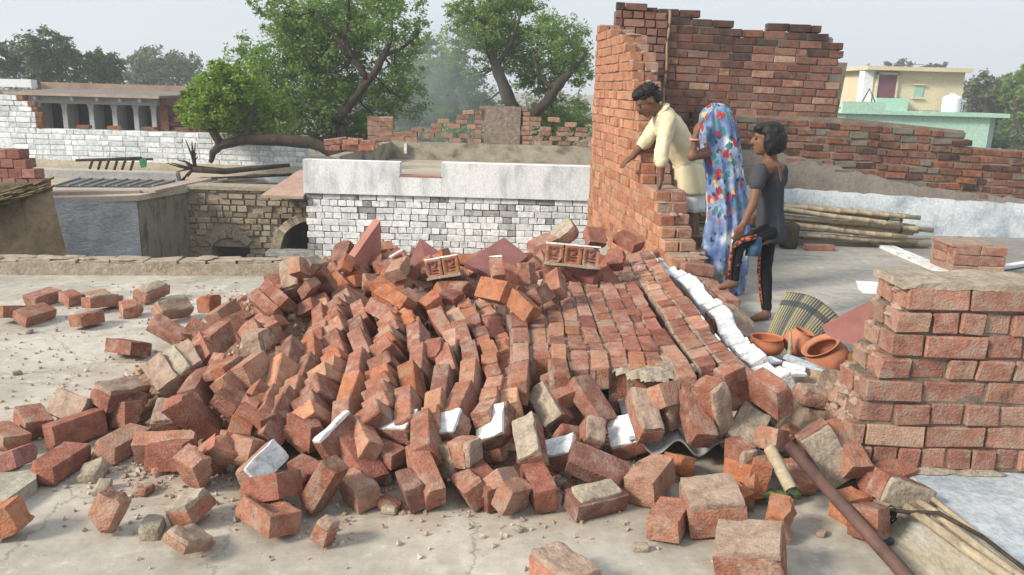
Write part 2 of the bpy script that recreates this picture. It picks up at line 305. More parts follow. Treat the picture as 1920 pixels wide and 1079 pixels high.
# ---------------------------------------------------------------- generic brick wall builder
def wall(root, org, ux, nrm, courses, m, depth=.11, joint=.010, jit=.004, rj=.012, name='brick', z0=0, ch=.085, bh=.075, slope=0.0, mats=None, limit=300, proud=0.0):
    """courses: list of (u_start, u_end, pattern list of lengths, phase)"""
    cnt = 0; rest = MB()
    for k, (u0, u1, pat, ph) in enumerate(courses):
        u = u0-ph; i = 0
        while u < u1-.02:
            l = pat[i % len(pat)]*R.uniform(.96, 1.04); i += 1
            a, b = max(u, u0), min(u+l, u1); u += l+joint
            if b-a < .03: continue
            c = Vector(org)+ux*((a+b)/2)+Zv*(z0+k*ch+bh/2+slope*(a+b)/2)-nrm*(depth/2-proud)+nrm*R.uniform(-jit, jit)*1.6
            mm = m if mats is None else mats((a+b)/2, z0+k*ch, k)
            if mm is None: continue
            key = 'S' if b-a > .17 else ('H' if b-a > .085 else 'q'); L0 = {'S': .232, 'H': .112, 'q': .07}[key]
            me = tmpl(key+str(depth), L0, depth, bh, mm)
            M4 = frame(ux, -nrm, Zv, c) @ jitrot(rj) @ Matrix.Diagonal(((b-a)/L0, 1, R.uniform(.94, 1.04), 1))
            if cnt < limit: put(name, me, M4, root)
            else:
                vv = [M4 @ v.co for v in me.vertices]; rest.add(vv, [tuple(p.vertices) for p in me.polygons])
            cnt += 1
    if rest.v:
        o = rest.obj('brickwork', m, None); o.parent = root; o.location = -root.location; kind(o, 'stuff')
    return cnt
S_, H_ = [.23], [.11]
def part(mb, name, m, root, smooth=False):
    o = mb.obj(name, m, None, smooth); o.parent = root; o.location = -root.location; return o

# ---------------------------------------------------------------- low parapet at the far edge of the roof
ud = Vector((.9945,.1045,0)); pn = Vector((.1045,-.9945,0))
pr = thing('low_parapet', 'low crumbling brick and plaster parapet along the far edge of the roof', 'parapet', (-6,5.84,0))
wall(pr, (-7.6,5.675,0), ud, pn, [(0, 7.6, [.24,.20,.23,.26], .1)], 'lowwall', .2, .012, .012, .03, z0=.034, bh=.078, mats=lambda u,z,k: R.choice(['mortar','mortar','mortar','mortard','mortar','lowwall']))
mb = MB(); k = 60; w0 = []
for i in range(k+1):
    u = i*7.6/k; c = Vector((-7.6,5.675,0))+ud*u; h = .092+.03*noise.noise(Vector((u*3.2,1,1)))+.012*noise.noise(Vector((u*14,1,1)))
    mb.v += [tuple(c+pn*.022), tuple(c+pn*(.012+.008*noise.noise(Vector((u*7,3,1))))+Zv*h), tuple(c-pn*.19+Zv*h), tuple(c-pn*.19)]
for i in range(k):
    for j in range(3): a = i*4+j; mb.f.append((a, a+1, a+5, a+4))
part(mb, 'plaster_skirt', 'mortar', pr)
mb = MB()
for i in range(40):
    u = R.uniform(0, 7.5); c = Vector((-7.6,5.675,.118))+ud*u-pn*R.uniform(.03,.15); mb.ball(c, (R.uniform(.05,.12), R.uniform(.03,.06), R.uniform(.008,.018)), 7, 4)
part(mb, 'mortar_cap', 'mortar', pr)['kind'] = 'stuff'

# ---------------------------------------------------------------- standing remnant of the collapsed wall (runs away from the camera)
A = Vector((.84,9.1,0)); wd = Vector((.0995,-.995,0)); wn = Vector((-.995,-.0995,0)); TH = .25
prof = [(2.16,.09),(2.12,.5),(2.07,1.1),(1.99,1.3),(1.91,1.41),(1.83,1.66),(1.67,1.76),(1.53,1.88),(1.37,1.98),(1.24,2.09),(1.13,2.17),(.96,2.27),(.83,2.34),(.78,2.65),(.71,2.83),(.6,2.92),(.49,3.01),(.39,3.11),(.3,3.4),(0,3.5)]
def send(z):
    for (za, sa), (zb, sb) in zip(prof, prof[1:]):
        if zb <= z <= za: return sa+(sb-sa)*(za-z)/(za-zb)
    return .09 if z > 2.16 else 3.5
sw = thing('standing_brick_wall', 'tall orange brick wall remnant with a stepped broken edge, man leaning on it', 'wall', tuple(A))
cs = []; ends = []
for k in range(26):
    z = k*.085; e = send(z+.06)+R.uniform(-.04,.04); ends.append(e)
    cs.append((0, e, ([.23,.11,.23,.23] if k % 2 else [.11,.11,.11,.23]), R.uniform(0,.1)))
cnt = wall(sw, A, wd, wn, cs, 'wallorange', .11, .012, .004, .014, limit=285)
for k, e in enumerate(ends):                                   # the other leaf, seen on the broken steps
    z = k*.085; nxt = ends[k+1] if k < 25 else 0
    s0 = max(0, nxt-.26)
    s = e
    while s > s0+.05:
        l = R.choice((.11,.12,.23)); c = A+wd*(s-l/2+R.uniform(-.03,.015))-wn*(.115+.065)+Zv*(z+.0375)
        put('brick', tmpl('S.12' if l > .2 else 'H.12', .232 if l > .2 else .112, .12, .075, 'nearwall'), frame(wd, -wn, Zv, c) @ jitrot(.025), sw); s -= l+.012
    mbm = MB(); mbm.obox(A+wd*((e-.035)/2)-wn*(TH/2)+Zv*(z+.04), wd, (e-.035)/2, wn, TH/2-.011, Zv, .0435)
    if k == 0: core = mbm
    else: core.add(mbm.v, mbm.f)
for i in range(70):                                            # mortar lumps left on the steps
    k = R.randrange(25); s = ends[k]-R.uniform(0,.22); core.ball(A+wd*s-wn*R.uniform(.02,.23)+Zv*(k*.085+.08), (R.uniform(.02,.06), R.uniform(.02,.06), R.uniform(.008,.022)), 7, 4)
part(core, 'mortar_core', 'mud', sw)
# stump of the same wall along the terrace edge
st = thing('wall_stump', 'mud-topped stump of the fallen wall beside the woman and the girl', 'wall', (1.35,5,0))
mb = MB(); k = 40
for i in range(k+1):
    y = 6.25-i*1.80/k; n1 = noise.noise(Vector((y*6,0,0))); h = .235-.03*(i/k)+.02*n1
    if i > 34: h *= .75
    xr = 1.49+.03*noise.noise(Vector((y*4,7,0)))
    mb.v += [(1.205,y,0),(1.21+.01*n1,y,h-.03),(1.27,y,h),(1.35,y,h+.02*noise.noise(Vector((y*9,2,0)))),(1.43,y,h-.015+.02*noise.noise(Vector((y*11,4,0)))),(xr,y,h-.05),(xr+.02,y,0)]
for i in range(k):
    for j in range(6): a = i*7+j; mb.f.append((a, a+1, a+8, a+7))
mb.f += [(0,1,2,3,4,5,6), tuple(k*7+j for j in range(7))[::-1]]
part(mb, 'mud_core', 'mud', st)
y = 6.2
while y > 4.6:
    l = R.choice((.11,.11,.23)); 
    if R.random() < .75: put('brick', tmpl('S.11' if l > .2 else 'H.11', .232 if l > .2 else .112, .11, .075, 'nearwall'), frame(-Y, X, Zv, (1.262,y-l/2,.20+R.uniform(-.01,.012))) @ jitrot(.05), st)
    if R.random() < .45: put('brick', tmpl('S.11' if l > .2 else 'H.11', .232 if l > .2 else .112, .11, .075, 'nearwall'), frame(-Y, X, Zv, (1.41,y-l/2,.185+R.uniform(-.01,.012))) @ jitrot(.06), st)
    y -= l+.012
for (x, y, z, l) in ((1.30,6.28,.30,.23),(1.36,6.05,.29,.23),(1.28,5.95,.27,.2),(1.40,6.4,.36,.23),(1.27,6.22,.38,.2),(1.35,5.72,.27,.23),(1.32,6.5,.44,.23)):
    put('brick', tmpl('S.11', .232, .11, .075, 'nearwall'), frame(X, Y, Zv, (x,y,z)) @ jitrot(.09), st)

# ---------------------------------------------------------------- high wall across the terrace (upper courses)
hw = thing('high_brick_wall', 'high dark red brick wall with a broken black-stained top behind the people', 'wall', (2.3,9.25,0))
tops = [(.86,2.44),(1.08,2.46),(1.6,2.42),(2.05,2.38),(2.1,2.33),(2.3,2.30),(2.33,2.20),(2.47,2.16),(2.5,2.22),(2.72,2.23),(2.78,2.30),(3.1,2.27),(3.45,2.21),(3.5,2.12),(3.68,2.04)]
def topz(x):
    for (a, za), (b, zb) in zip(tops, tops[1:]):
        if a <= x <= b: return za if x-a < .5*(b-a) else zb
    return 2.0
def hm(u, z, k):
    x = .86+u; t = topz(x); zz = z-.03*(u)
    if zz > t-.05: return None
    if x > 3.56 and k % 2: return None
    d = t-zz
    dark = d < .16 or (d < .45 and 1.75 < x < 2.5 and R.random() < .7) or (d < .3 and R.random() < .35)
    return 'stained' if dark else ('highwall' if R.random() < .93 else 'nearwall')
cs = []
for k in range(18):
    cs.append((.21, 2.82+(0 if k % 2 else -.08), ([.23] if k % 3 else [.23,.23,.11,.23]), R.uniform(0,.2)))
wall(hw, (.86,9.25,0), X, -Y, cs, 'highwall', .11, .011, .004, .012, z0=1.0, slope=-.028, mats=hm, limit=300)
# header bond on its left part (finer bricks), laid as a thin return leaf in front
cs = [(0, .57, ([.11] if k % 2 else [.11,.23]), R.uniform(0,.06)) for k in range(19)]
wall(hw, (1.05,9.19,0), X, -Y, cs, 'highwall', .06, .011, .003, .012, z0=.86, slope=-.028, mats=lambda u,z,k: ('stained' if z > 2.35 else 'highwall') if z < topz(1.05+u)-.06 else None, limit=160)
mb = MB(); P = [(1.06,.3)]
for i in range(53): x = 1.06+i*.05; P.append((x, topz(x)-.075 if x < 3.52 else 1.9))
P.append((3.6,1.0)); P.append((3.6,.3))
mb.prism([(x,9.262,z) for x, z in P], (0,1,0), .2); part(mb, 'mortar_core', 'mortard', hw)
mb = MB()
for i in range(46):
    x = R.uniform(1.12,3.5); mb.ball((x,9.33+R.uniform(0,.08),topz(x)-.065), (R.uniform(.04,.09), .06, R.uniform(.018,.035)), 8, 4)
part(mb, 'mortar_cap', plain('weathered_cap', (.16,.145,.125), (.30,.275,.235), 8, .95, 25, .012), hw)['kind'] = 'stuff'
mb = MB(); pts = [(1.635+.006*math.sin(i*.9), 9.188, 2.40-i*.07) for i in range(18)]
mb.tube(pts, [.014+.004*noise.noise(Vector((i*.35,0,0))) for i in range(18)], 7); part(mb, 'plaster_seam', plain('seam_plaster', (.30,.20,.135), (.38,.27,.18), 9, .95, 30, .006), hw)
mb = MB(); mb.box((1.18,9.05,1.42), (1.52,9.2,1.45), .004); part(mb, 'niche_shelf', 'redstone2', hw)

# ---------------------------------------------------------------- low old wall carrying on to the right, with plaster and limewash bands
lw = thing('old_low_wall', 'weathered low brick wall with grey plaster and pale blue limewash at its foot', 'wall', (4.2,9.2,0))
def lm(u, z, k):
    x = 1.95+u; t = 1.36-.045*(x-3.7) if x < 5.05 else 1.10-.05*(x-5.05); zz = z-.045*(x-3.7)
    if z-.045*(x-3.7) > t-.07: return None
    edge = .95 if x < 2.9 else (.95-.34*(x-2.9)/1.6 if x < 4.5 else .61-.10*(x-4.5))
    if zz < edge+.05*noise.noise(Vector((x*3,zz*4,0)))-.09: return None
    return R.choice(['lowwall','lowwall','lowwall','stained','highwall','mortard','lowwall'])
wall(lw, (1.95,9.17,0), X, -Y, [(0, 4.4, [.22,.19,.12,.24,.21,.1], R.uniform(0,.2)) for k in range(13)], 'lowwall', .12, .016, .007, .03, z0=.42, ch=.083, bh=.064, slope=-.045, mats=lm, limit=300)
mb = MB(); P = [(1.95,-.1),(6.4,-.1),(6.4,.96)]+[(5.06,1.02),(5.03,1.2),(3.7,1.30),(1.95,1.30)]
mb.prism([(x,9.185,z) for x, z in P], (0,1,0), .25); part(mb, 'mortar_core', plain('old_mortar', (.17,.14,.115), (.29,.235,.19), 7, .95, 22, .012), lw)
def band(top, bot, yy, m, name, amp=.03):
    mb = MB(); n = 70
    for i in range(n+1):
        x = 1.95+i*4.45/n; z1 = top(x)+amp*noise.noise(Vector((x*5,3,0)))+amp*.6*noise.noise(Vector((x*17,3,0))); z0 = bot(x)
        for j in range(6):
            z = z0+(z1-z0)*j/5; mb.v.append((x, yy-.008*noise.noise(Vector((x*4,z*4,1))) + (.012 if j == 5 else 0), z))
    for i in range(n):
        for j in range(5): a = i*6+j; mb.f.append((a, a+1, a+7, a+6))
    return part(mb, name, m, lw, True)
band(lambda x: (.94 if x < 2.9 else (.94-.34*(x-2.9)/1.6 if x < 4.5 else .60-.10*(x-4.5)))-.02, lambda x: .15, 9.152, plain('grey_plaster', (.20,.175,.155), (.31,.27,.24), 3.5, .93, 16, .01), 'plaster_band', .05)
band(lambda x: .50-.04*(x-3.2), lambda x: 0.0, 9.138, plain('pale_limewash', (.30,.36,.42), (.60,.66,.70), 2.6, .9, 18, .01, c3=(.70,.74,.76)), 'limewash_band', .03)

# ---------------------------------------------------------------- brick stub on the terrace
sb = thing('brick_stub', 'short square brick pillar stub on the terrace beside the white kerb', 'pillar', (4.15,7.15,0))
for k in range(3): 
    for i in range(2): put('brick', tmpl('S.23', .232, .115, .085, 'nearwall'), frame(X, Y, Zv, (4.04+i*.235,7.06,.045+k*.092)) @ jitrot(.02), sb)
    put('brick', tmpl('S.23', .232, .115, .085, 'nearwall'), frame(Y, -X, Zv, (3.97,7.24,.045+k*.092)) @ jitrot(.02), sb)
part(MB().box((3.925,7.02,0), (4.27,7.4,.255), .006), 'mortar_core', 'mud', sb)
mb = MB(); mb.prism([(3.9,7.0,.262),(4.30,7.01,.262),(4.31,7.4,.262),(3.9,7.4,.262)], (0,0,1), .02); part(mb, 'mortar_cap', 'mud', sb)

# ---------------------------------------------------------------- near wall at right
nw = thing('near_brick_wall', 'near waist-high brick wall with mortar cap and stepped broken left end', 'wall', (2.2,2.9,.085))
np_ = [1.34,1.33,1.36,1.37,1.41,1.445,1.45,1.475]
pats = [[.085,.09,.08,.095],[.06,.235,.22,.23],[.13,.125,.12,.13],[.22,.235,.20,.23],[.115,.125,.10,.13],[.12,.235,.13,.2],[.125,.09,.085,.09,.1],[.235]]
cs = [(np_[k]-1.1, 2.2, pats[k], 0) for k in range(8)]
wall(nw, (1.1,2.9,0), X, -Y, cs, 'nearwall', .115, .010, .008, .026, z0=.10, ch=.092, bh=.083, slope=0)
core = MB()
for k in range(8): core.box((np_[k]+.012,2.912,.088+k*.092), (3.3,3.14,.088+(k+1)*.092+.0), .004)
lum = MB()
for i in range(150):
    k = R.randrange(8); lum.ball((np_[k]+R.uniform(.0,.08),2.95+R.uniform(0,.18),.10+(k+.9)*.092-R.uniform(0,.03)), (R.uniform(.012,.035), R.uniform(.012,.035), R.uniform(.008,.022)), 7, 4)
part(lum, 'mortar_lumps', 'mud', nw)['kind'] = 'stuff'
part(core, 'mortar_core', plain('near_joint', (.12,.10,.08), (.25,.205,.16), 12, .95, 34, .016), nw)
mb = MB(); n = 50
for i in range(n+1):
    x = 1.45+i*1.85/n; h = .848+.016*noise.noise(Vector((x*9,0,0)))+.006*noise.noise(Vector((x*31,0,0)))
    mb.v += [(x,2.893+.008*noise.noise(Vector((x*12,5,0))),.824+.01*noise.noise(Vector((x*15,2,0)))),(x,2.895+.008*noise.noise(Vector((x*12,9,0))),h),(x,3.02,h+.01*noise.noise(Vector((x*8,8,0)))),(x,3.145,h),(x,3.145,.82)]
for i in range(n):
    for j in range(4): a = i*5+j; mb.f.append((a, a+1, a+6, a+5))
mb.f += [(0,1,2,3,4)]; part(mb, 'mortar_cap', 'mortar', nw)
for k in range(8):                                             # brick ends on the broken left end
    put('brick', tmpl('H.11', .112, .11, .074, 'nearwall'), frame(X, Y, Zv, (np_[k]+.05,3.08,.137+k*.092)) @ jitrot(.05), nw)
mb = MB()
for i in range(60): mb.ball((R.uniform(1.6,3.2),2.895-R.uniform(-.01,.02),.09), (R.uniform(.03,.09), .018, R.uniform(.008,.02)), 7, 4)
part(mb, 'crumbled_skirting', 'mortar', nw)['kind'] = 'stuff'

# ---------------------------------------------------------------- white building beyond the roof
wb = thing('white_building', 'flat-roofed house of whitewashed bricks with a plain white band and a notch', 'building', (-.9,10.7,-3.3))
cs = []
for k in range(10): cs.append((0 if k % 2 else .02, 4.0, ([.23] if k % 2 else [.105]), R.uniform(0,.05)))
wall(wb, (-2.80,10.7,0), X, -Y, cs, 'whitebrick', .11, .009, .004, .012, z0=-.77, ch=.087, bh=.079, limit=300, mats=lambda u,z,k: 'whitegrey' if R.random() < (.45 if k == 9 else .16 if k in (7,8) else .06) or u < .1 and R.random() < .5 else 'whitebrick')
mb = MB(); mb.box((-2.78,10.712,-3.3), (2.0,13.8,.09)); part(mb, 'wall_core', 'joint', wb)
mb = MB()
for (a, b, h) in ((-2.82,-1.53,.535),(-1.53,-.98,.345),(-.98,1.6,.545)):
    mb.box((a+.001,10.665,.095), (b-.001,10.86,h))
o = part(mb, 'band_wall', plain('white_band', (.52,.54,.56), (.82,.84,.86), 3.0, .85, 30, .0045, stretch=(1.6,1.6,.55), c3=(.88,.89,.91)), wb)
part(MB().box((-1.54,10.66,.346), (-.97,10.87,.362)), 'notch_sill', 'redstone', wb)
rm = plain('roof_lime', (.34,.30,.235), (.50,.455,.375), 1.6, .93, 20, .006, stretch=(.5,2,1))
part(MB().box((-2.6,10.87,.091), (2.0,13.6,.34)), 'roof_deck', rm, wb)
pm = plain('mossy_plaster', (.11,.10,.08), (.33,.30,.235), 3.2, .95, 20, .01, stretch=(1,1,1.6), c3=(.40,.37,.30))
part(MB().box((-2.06,13.4,.34), (1.9,13.55,.63), .006), 'back_parapet', pm, wb)
mb = MB(); mb.prism([(-2.38,10.9,.35),(-2.06,13.4,.35),(-2.06,13.4,.62),(-2.38,10.9,.575)], (-1,0,0), .14); part(mb, 'side_parapet', pm, wb)
part(MB().box((-1.84,13.33,.44), (-1.80,13.4,.60)), 'drain_pipe', 'white', wb)
# perforated brick screen
js = thing('brick_screen', 'stepped perforated brick screen with a solid centre panel on the far roof parapet', 'screen', (.1,13.5,.63))
mb = MB(); mb.box((-.53,13.44,.632), (.06,13.56,1.235), .008); part(mb, 'centre_panel', plain('screen_mortar', (.17,.14,.115), (.32,.26,.215), 14, .95, 22, .03), js)
for k in range(8):
    z = .632+k*.077
    lx = -1.85+max(0,k-1)*.215; rx = 1.75-max(0,k-1)*.26
    if k == 0: lx = -1.0
    if k == 6: lx = -.8; rx = .32
    if k == 7: lx = -.62; rx = .2
    x = lx+(.1 if k % 2 else 0)
    while x < rx:
        if not (-.60 < x < .12) or k == 7:
            if not (k < 7 and R.random() < .1): put('brick', tmpl('J', .19, .11, .066, 'jali'), frame(X, Y, Zv, (x,13.5,z+.035)) @ jitrot(.025), js)
        x += .30 if k < 7 else .2
    for sx in (-.63, .16):
        if k < 7: put('brick', tmpl('J2', .11, .11, .066, 'jali'), frame(X, Y, Zv, (sx,13.5,z+.035)) @ jitrot(.02), js)
def pile(name, label, spots, m, group=None, dim=(.23,.11,.075)):
    t = thing(name, label, 'brick pile', spots[0][:3], group)
    for (x, y, z, rz) in spots: put('brick', tmpl('P', .22, .11, .075, m), Matrix.Translation((x,y,z+.038)) @ Euler((R.gauss(0,.06), R.gauss(0,.06), rz)).to_matrix().to_4x4(), t)
    return t
pile('brick_pile', 'low red brick pile on the left corner of the white building roof', [(-2.62+.24*(i % 3)+R.uniform(-.03,.03), 11.6+.3*(i//6), .33+.27+.078*((i//3) % 2), R.uniform(-.2,.4)) for i in range(11)], 'brick')
bp = pile('brick_pile', 'small dark brick stack on the far roof parapet left of the screen', [(-2.35+.2*i, 13.5, .63+.078*k, R.uniform(-.1,.1)) for k in range(5) for i in range(4 if k < 2 else 2)], 'jali')
# ================================================================ courtyard houses at the left
MT['stone'] = brick_mat('field_stone', [(0,(.33,.27,.19)),(.4,(.43,.36,.26)),(.7,(.26,.21,.15)),(1,(.55,.50,.41))], (.36,.31,.23), .45, .75, stain=(.08,.07,.055), stain_at=.58)
MT['pilebrick'] = brick_mat('stack_brick', [(0,(.30,.12,.09)),(.5,(.36,.155,.12)),(1,(.33,.21,.17))], (.33,.23,.19), .5, .8)
def vplane(p0, p1, z0, z1, th, name, m, root):
    p0 = Vector((*p0, 0)); p1 = Vector((*p1, 0)); d = (p1-p0).normalized(); nn = Vector((-d.y, d.x, 0))
    mb = MB(); n = 14; k = 12
    for i in range(n+1):
        for j in range(k+1):
            p = p0+(p1-p0)*(i/n); z = z0+(z1-z0)*j/k; q = p-nn*(.02*noise.noise(Vector((p.x*3, z*3, p.y*3)))); mb.v.append((q.x, q.y, z+(.02*noise.noise(Vector((p.x*6,p.y*6,0))) if j == k else 0)))
    for i in range(n):
        for j in range(k): a = i*(k+1)+j; mb.f.append((a, a+1, a+k+2, a+k+1))
    n0 = len(mb.v); mb.prism([p0+nn*.03+Zv*z0, p1+nn*.03+Zv*z0, p1+nn*.03+Zv*z1*.98, p0+nn*.03+Zv*z1*.98], nn, th)
    return part(mb, name, m, root)
gh = thing('grey_plastered_house', 'low house with a rough blue-grey plastered wall and a grating on its roof', 'house', (-5,10.5,-3.3))
vplane((-6.2,9.26), (-4.76,10.03), -3.3, .06, .25, 'front_wall', plain('blue_grey_plaster', (.33,.36,.39), (.50,.53,.56), 4.5, .95, 14, .03, stretch=(1,1,2)), gh)
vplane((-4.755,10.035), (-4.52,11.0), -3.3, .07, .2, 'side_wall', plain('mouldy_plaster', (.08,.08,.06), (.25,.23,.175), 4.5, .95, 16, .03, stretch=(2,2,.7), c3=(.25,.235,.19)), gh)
rs = plain('roof_sandstone', (.33,.25,.205), (.46,.385,.32), 2.2, .9, 20, .006)
deck = [(-6.4,9.2),(-4.74,10.02),(-4.47,11.05),(-4.2,12.95),(-8.2,12.95)]
mb = MB(); mb.prism([(x,y,.02) for x, y in deck], (0,0,1), .07); part(mb, 'roof_deck', plain('roof_screed', (.38,.32,.25), (.52,.46,.38), 1.8, .93, 18, .006), gh)
for (a, b, wv) in (((-6.1,9.62),(-4.80,10.22),.2),((-4.62,10.25),(-4.42,11.9),.22)):
    a = Vector((*a,.0)); b = Vector((*b,.0)); d = (b-a).normalized(); nn = Vector((-d.y,d.x,0)); mb = MB()
    mb.prism([a+Zv*.092, b+Zv*.092, b+nn*wv+Zv*.092, a+nn*wv+Zv*.092], (0,0,1), .035); part(mb, 'coping_stone', rs, gh)
gr = MB(); gr.prism([(-6.08,10.55,.094),(-4.90,10.80,.094),(-4.90,11.55,.094),(-6.25,11.5,.094)], (0,0,1), .012); go = part(gr, 'roof_grating', plain('dark_grating', (.05,.055,.06), (.10,.11,.12), 6, .6, 30, .002), gh)
for i in range(9):
    t = i/8; a = Vector((-6.08,10.55,.115)).lerp(Vector((-4.90,10.80,.115)), t); b = Vector((-6.25,11.5,.115)).lerp(Vector((-4.90,11.55,.115)), t)
    o = MB().tube([a, b], .012, 6).obj('bar', 'asbestos'); o.parent = go; o.location = (0,0,0)
part(MB().box((-7.4,11.6,.09), (-4.9,11.75,.21), .01), 'low_step', plain('step_plaster', (.33,.33,.32), (.45,.44,.42), 3, .93, 20, .006), gh)

sh = thing('stone_house', 'old house wall of small brown stones with an arch and a dark low doorway', 'house', (-3.6,11,-3.3))
def hole(x, z):
    if -4.24 < x < -3.70 and z < -.74: return True
    if (x+2.82)**2+(z+.78)**2 < .43**2 and z > -.78: return True
    return False
for k in range(13):
    z = -1.0+k*.085; x = -4.56
    while x < -2.80:
        l = R.uniform(.07,.2); xm = x+l/2
        inring = (.43 < math.hypot(xm+2.82, z+.78) < .56 and z > -.8) or (.30 < math.hypot(xm+3.97, (z+.92)*1.0) < .44 and z > -.74)
        if not hole(xm, z) and not hole(xm, z+.04) and not inring and R.random() < .9:
            put('stone', tmpl('st', .14, .1, .075, 'stone') if 'stone' in MT else None, frame(X, Y, Zv, (xm,11.0+R.uniform(-.012,.012)+.05,z+.04)) @ jitrot(.03) @ Matrix.Diagonal((l/.14*.94,1,R.uniform(.8,1.05),1)), sh)
        x += l+.012
for (cx, cz, r, a0, a1, n) in ((-2.82,-.78,.495,85,178,11),(-3.97,-.92,.37,40,140,9)):
    for i in range(n):
        a = math.radians(a0+(a1-a0)*(i+.5)/n); rad = Vector((math.cos(a),0,math.sin(a))); tg = Vector((-math.sin(a),0,math.cos(a)))
        put('arch_stone', tmpl('ar', .115, .12, .075, 'stone'), frame(rad, -tg.cross(rad), tg, Vector((cx,11.04,cz))+rad*r) @ jitrot(.03), sh)
mb = MB()
mb.box((-4.6,11.035,-3.3), (-4.24,11.3,.06)); mb.box((-3.70,11.035,-3.3), (-3.25,11.3,.06)); mb.box((-4.24,11.035,-.74), (-3.70,11.3,.06)); mb.box((-3.25,11.035,-.30), (-2.7,11.3,.06)); 
part(mb, 'wall_core', 'mortar', sh)
mb = MB(); mb.box((-4.6,11.9,-3.3), (-2.7,12.0,.06)); mb.box((-3.25,11.3,-3.3), (-3.2,11.9,.06)); part(mb, 'inner_wall', plain('doorway_shade_wall', (.06,.055,.045), (.13,.12,.10), 4, .95, 20, .01), sh)  # inner wall coloured dark to stand for the unlit depth of the doorway
mb = MB(); mb.prism([(-4.6,10.97,.062),(-2.86,10.97,.062),(-2.86,11.35,.062),(-4.55,11.35,.062)], (0,0,1), .05); part(mb, 'coping', 'mortar', sh)
mb = MB(); mb.prism([(-4.46,11.36,-.1),(-2.86,11.36,-.1),(-2.86,12.9,-.1),(-4.3,12.9,-.1)], (0,0,1), .05); part(mb, 'roof_deck', 'asbestos', sh)
mb = MB(); mb.prism([(-3.38,10.62,.02),(-2.81,10.60,.02),(-2.84,11.7,.26),(-3.14,11.7,.26)], (0,0,1), .035); part(mb, 'eave_slab', plain('pink_eave', (.36,.235,.19), (.46,.33,.27), 5, .9, 30, .006), sh)
mb = MB(); mb.box((-3.40,10.75,-.80), (-2.80,11.03,-.745), .006); part(mb, 'stone_ledge', 'asbestos', sh)

mw = thing('mud_wall', 'rounded brown mud wall with cracked surface at the left edge', 'wall', (-5.6,8.2,-3.3))
mb = MB(); n = 26; k = 16
for i in range(n+1):
    for j in range(k+1):
        z = -3.3+3.72*(j/k)**.6 if False else (-1.2+1.62*j/k); t = i/n
        x = -7.2+2.28*t-.14*(z-.0)*(t**3); yy = 8.0+(max(0,t-.75)/.25)**2*.55+.05*noise.noise(Vector((x*1.5,z*1.5,0)))
        mb.v.append((x, yy, z))
for i in range(n):
    for j in range(k): a = i*(k+1)+j; mb.f.append((a, a+1, a+k+2, a+k+1))
mb.box((-7.2,8.25,-3.3), (-5.1,8.7,.38)); mb.box((-7.2,8.12,-3.3), (-5.05,8.7,-1.15))
part(mb, 'mud_face', plain('mud_plaster', (.22,.16,.10), (.37,.275,.175), 2.0, .95, 8, .03, c3=(.21,.15,.095)), mw, True)
ev = MB()
for i in range(420):
    t = R.random(); c = Vector((-6.6,7.80,-.2)).lerp(Vector((-4.85,7.90,.42)), t)+Vector((0,R.uniform(-.12,.25),R.uniform(-.07,.04))); d = Vector((1,R.uniform(-.25,.1),.33+R.uniform(-.12,.12))).normalized()*R.uniform(.1,.35)
    ev.tube([c-d, c+d], R.uniform(.004,.012), 4)
ev.prism([(-7.1,7.88,-.5),(-4.95,7.9,.27),(-4.95,7.9,.35),(-7.1,7.88,-.38)], (0,1,.1), .6)
tag(ev.obj('thatch_eave', plain('old_thatch', (.06,.048,.03), (.22,.17,.09), 9, .95, 20, .01)), 'ragged dark thatch eave lying on top of the brown mud wall', 'thatch')
tp = MB(); tp.prism([(-5.35,7.66,.26),(-5.08,7.68,.33),(-5.02,7.75,.36),(-5.3,7.8,.30)], (0,-.3,.2), .015)
tag(tp.obj('tarpaulin', plain('blue_tarp', (.02,.08,.32), (.05,.16,.45), 6, .5, 20, .004)), 'scrap of blue tarpaulin on the thatch at the left edge', 'tarpaulin')
bs = thing('brick_stack', 'neat stack of red bricks behind the mud wall at the left edge', 'brick stack', (-6,9.5,.1))
for k in range(5):
    for i in range(7):
        x = -6.72+i*.158+(.07 if k % 2 else 0)
        if x > (-5.52,-5.58,-5.62,-5.80,-5.92)[k]+.02: continue
        put('brick', tmpl('K', .15, .2, .108, 'pilebrick'), frame(X, Y, Zv, (x,9.6,.15+k*.115)) @ jitrot(.025), bs)
# whitewashed brick wall across the back
ww = thing('far_white_wall', 'long pale whitewashed brick wall with a broken rising left end', 'wall', (-6,13,.1))
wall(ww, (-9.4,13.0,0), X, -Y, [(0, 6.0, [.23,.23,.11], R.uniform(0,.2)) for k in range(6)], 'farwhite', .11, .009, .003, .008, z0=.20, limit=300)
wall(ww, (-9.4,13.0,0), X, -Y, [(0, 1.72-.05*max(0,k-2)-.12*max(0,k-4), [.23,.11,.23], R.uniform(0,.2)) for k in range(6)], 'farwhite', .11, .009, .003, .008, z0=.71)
for k in range(6): put('brick', tmpl('H.11', .112, .11, .075, 'lowwall'), frame(X, Y, Zv, (-7.62-.05*max(0,k-2)-.12*max(0,k-4),13.04,.75+k*.085)) @ jitrot(.1), ww)
mb = MB(); mb.box((-9.4,13.012,-.2), (-3.38,13.2,.70)); mb.box((-9.4,13.012,.7), (-8.2,13.2,1.16)); mb.box((-8.2,13.012,.7), (-7.72,13.2,1.0)); part(mb, 'wall_core', plain('limewash_joint', (.55,.60,.62), (.66,.70,.72), 4, .95, 20, .004), ww)
mb = MB(); mb.box((-9.4,12.985,.08), (-3.38,13.01,.21), .003); part(mb, 'plaster_base', plain('beige_plaster', (.42,.37,.28), (.52,.47,.37), 3, .95, 20, .004), ww)
